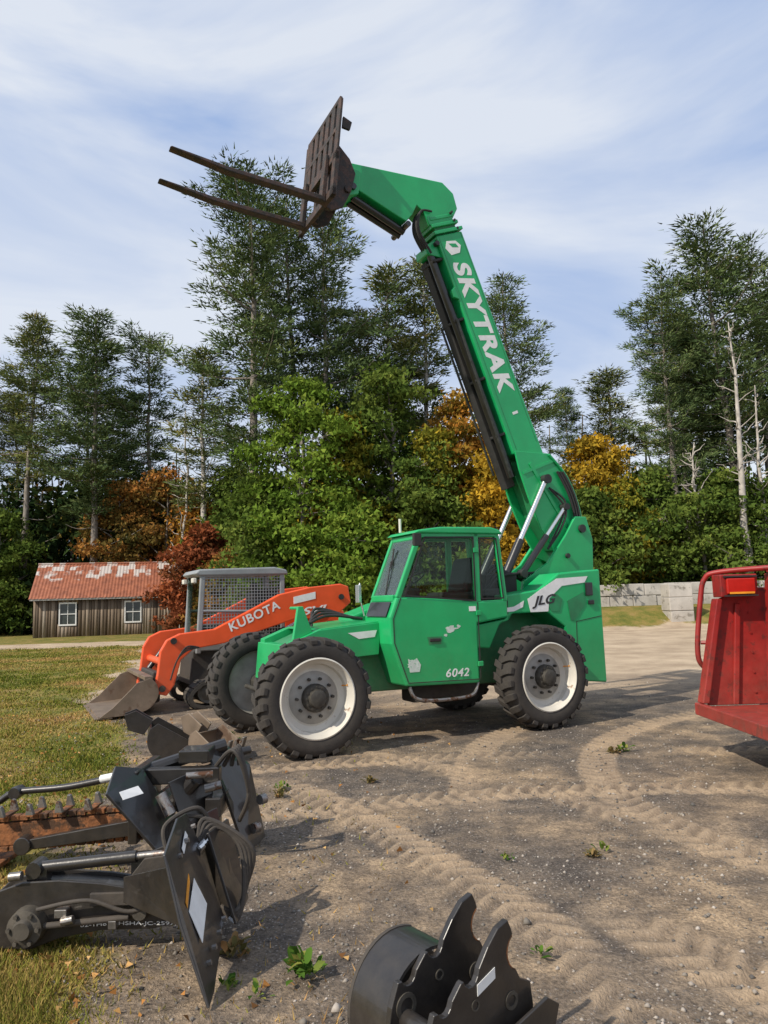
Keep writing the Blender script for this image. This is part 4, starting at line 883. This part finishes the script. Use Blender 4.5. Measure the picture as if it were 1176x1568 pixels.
def dig(parent,W,R,mat,ribs=True):
    P=[(R*math.cos(a),R+R*math.sin(a)) for a in np.linspace(math.radians(150),math.radians(345),20)]
    mkobj('shell',[sweep(P,0,y0=0,y1=W,th=.014)],mat,parent,smooth=True)
    sd=P+[(P[-1][0]-.05,P[-1][1]+.04),(P[0][0]+.08,P[0][1]+.05)]
    mkobj('side_plates',[prism(sd,-.014,.0),prism(sd,W,W+.014)],mat,parent,.003)
    e=P[-1]
    mkobj('teeth',[prism([(e[0]-.03,e[1]-.03),(e[0]+.02,e[1]-.04),(e[0]+.07,e[1]+.09),(e[0]+.04,e[1]+.09)],W*k-.02,W*k+.03) for k in (.08,.35,.62,.9)],'wsteel',parent,.003)
    mkobj('ears',[prism([(P[2][0]-.04,P[2][1]),(P[2][0]-.20,P[2][1]+.06),(P[2][0]-.24,P[2][1]+.22),(P[2][0]-.12,P[2][1]+.26),(P[2][0]+.06,P[2][1]+.14)],W*k,W*k+.02) for k in (.3,.65)],mat,parent,.004)
dig(C,.5,.24,'blackp')
C2=empty('excavator_bucket',(-1.95,7.9,0),-.5); dig(C2,.4,.20,'bucketsteel')
# foreground black bucket, ears up
E=empty('backhoe_bucket',(.10,2.70,0),math.radians(38))
P=[(.02+.215*math.cos(a),.22+.235*math.sin(a)) for a in np.linspace(math.radians(70),math.radians(300),26)]
mkobj('shell',[sweep(P,0,y0=-.004,y1=.19,th=.012)],'blackp',E,smooth=True)
mkobj('shell_rim',[sweep([(a*1.0,b+.003) for a,b in P],0,y0=.19,y1=.205,th=.03)],'blackm',E,smooth=True)
mkobj('shell_side',[prism(P+[(.2,.06),(.22,.3),(.1,.42)],.192,.203)],'blackp',E,.003)
def arcp(cx,cz,r,a0,a1,n=8): return [(cx+r*math.cos(math.radians(a)),cz+r*math.sin(math.radians(a))) for a in np.linspace(a0,a1,n)]
ear=[(-.20,.05),(-.205,.22),(-.18,.33),(-.15,.40)]+arcp(-.105,.41,.030,200,330,6)+[(-.07,.415),(-.03,.455)]+arcp(.015,.465,.034,190,340,6)+[(.055,.475),(.10,.53),(.15,.575),(.20,.59),(.215,.56)]+arcp(.255,.48,.066,120,250,8)+[(.25,.385),(.30,.36),(.31,.28),(.28,.04)]
ear2=[(a+.03,b-.055) for a,b in ear]
hole=lambda y,dx,dz:[lathe([(.026,y-.004),(.042,y-.004),(.042,y+.028),(.026,y+.028),(.026,y-.004)],20,-.12+dx,.32+dz),lathe([(.018,y-.004),(.03,y-.004),(.03,y+.028),(.018,y+.028),(.018,y-.004)],20,.2+dx,.33+dz),lathe([(.012,y-.003),(.018,y-.003),(.018,y+.027),(.012,y+.027),(.012,y-.003)],14,.03+dx,.37+dz)]
mkobj('ears',[prism(ear,-.03,-.006),prism(ear2,-.17,-.146)],'blackp',E,.003)
mkobj('ear_bosses',hole(-.03,0,0)+hole(-.17,.03,-.055),'hub',E,smooth=True)
mkobj('ear_rust_edges',[prism(arcp(.255,.48,.068,125,245,8)+arcp(.255,.48,.064,245,125,8),-.031,-.005),prism(arcp(.285,.425,.068,125,245,8)+arcp(.285,.425,.064,245,125,8),-.171,-.145)],'chainrust',E)
mkobj('cross_tube',[tube([(-.12,-.16,.28),(-.12,-.0,.28)],.032,14),tube([(.18,-.16,.26),(.18,-.01,.26)],.03,14),tube([(.05,-.16,.18),(.05,.0,.18)],.06,16)],'blackp',E,smooth=True)
mkobj('label',[prism([(.07,.375),(.155,.405),(.155,.37),(.07,.34)],-.1728,-.1708)],'white',E)
mkobj('cutting_side',[prism([(.0,.0),(.34,.02),(.42,.22),(.36,.26),(.1,.2)],-.22,-.206),prism([(.1,.0),(.40,.02),(.44,.16),(.3,.18)],.0,.014)],'blackp',E,.003)
# ------------------------------------------------------------------ world, sun, camera
w=bpy.data.worlds.new('World'); sc.world=w; w.use_nodes=True; nt=w.node_tree; nt.nodes.clear()
out=nt.nodes.new('ShaderNodeOutputWorld'); bg=nt.nodes.new('ShaderNodeBackground'); nt.links.new(bg.outputs[0],out.inputs[0]); bg.inputs[1].default_value=.13
sun=Vector((-.60,-.48,.68)).normalized(); el=math.asin(sun.z)
sk=nt.nodes.new('ShaderNodeTexSky'); sk.sky_type='NISHITA'; sk.sun_disc=False; sk.sun_elevation=el; sk.sun_rotation=math.atan2(sun.x,sun.y)
sk.air_density=1.1; sk.dust_density=1.2; sk.ozone_density=1.6
tc=nt.nodes.new('ShaderNodeTexCoord'); g=tc.outputs['Generated']
sx=nt.nodes.new('ShaderNodeSeparateXYZ'); nt.links.new(g,sx.inputs[0])
mp=nt.nodes.new('ShaderNodeMapping'); mp.inputs['Rotation'].default_value=(0,.75,0); mp.inputs['Scale'].default_value=(1.2,1,2.6); mp.inputs['Location'].default_value=(2.1,.9,3.4); nt.links.new(g,mp.inputs[0])
n=nt.nodes.new('ShaderNodeTexNoise'); n.inputs['Scale'].default_value=1.6; n.inputs['Detail'].default_value=6; n.inputs['Roughness'].default_value=.53; n.inputs['Distortion'].default_value=.7; nt.links.new(mp.outputs[0],n.inputs['Vector'])
f=ramp(nt,n.outputs['Fac'],[(.34,(.02,.02,.02)),(.49,(.45,.45,.45)),(.64,(1,1,1))])
hz=nt.nodes.new('ShaderNodeMapRange'); nt.links.new(sx.outputs[2],hz.inputs[0]); hz.inputs[1].default_value=0; hz.inputs[2].default_value=.65; hz.inputs[3].default_value=.6; hz.inputs[4].default_value=.08
ff=mth(nt,'ADD',f,hz.outputs[0],True)
cc=mixc(nt,ff,(2.2,3.4,6.0),(6.2,6.6,7.3))
c=mixc(nt,.88,sk.outputs[0],cc)
nt.links.new(c,bg.inputs[0])
sl=bpy.data.lights.new('sun','SUN'); sl.energy=4.8; sl.angle=math.radians(.7); sl.color=(1,.915,.78)
so=bpy.data.objects.new('sun',sl); COL.objects.link(so); so.rotation_euler=sun.to_track_quat('Z','Y').to_euler(); so.location=(-20,-15,30)
cam=bpy.data.cameras.new('camera'); cam.sensor_fit='VERTICAL'; cam.sensor_height=36; cam.lens=25.94; cam.clip_end=3000; cam.clip_start=.05
co=bpy.data.objects.new('camera',cam); COL.objects.link(co)
co.matrix_world=Matrix.Translation((0,0,1.65))@Matrix.Rotation(math.radians(90+6.76),4,'X')@Matrix.Rotation(math.radians(-1.72),4,'Z')
sc.camera=co
sc.view_settings.view_transform='Standard'; sc.view_settings.look='None'; sc.view_settings.exposure=0
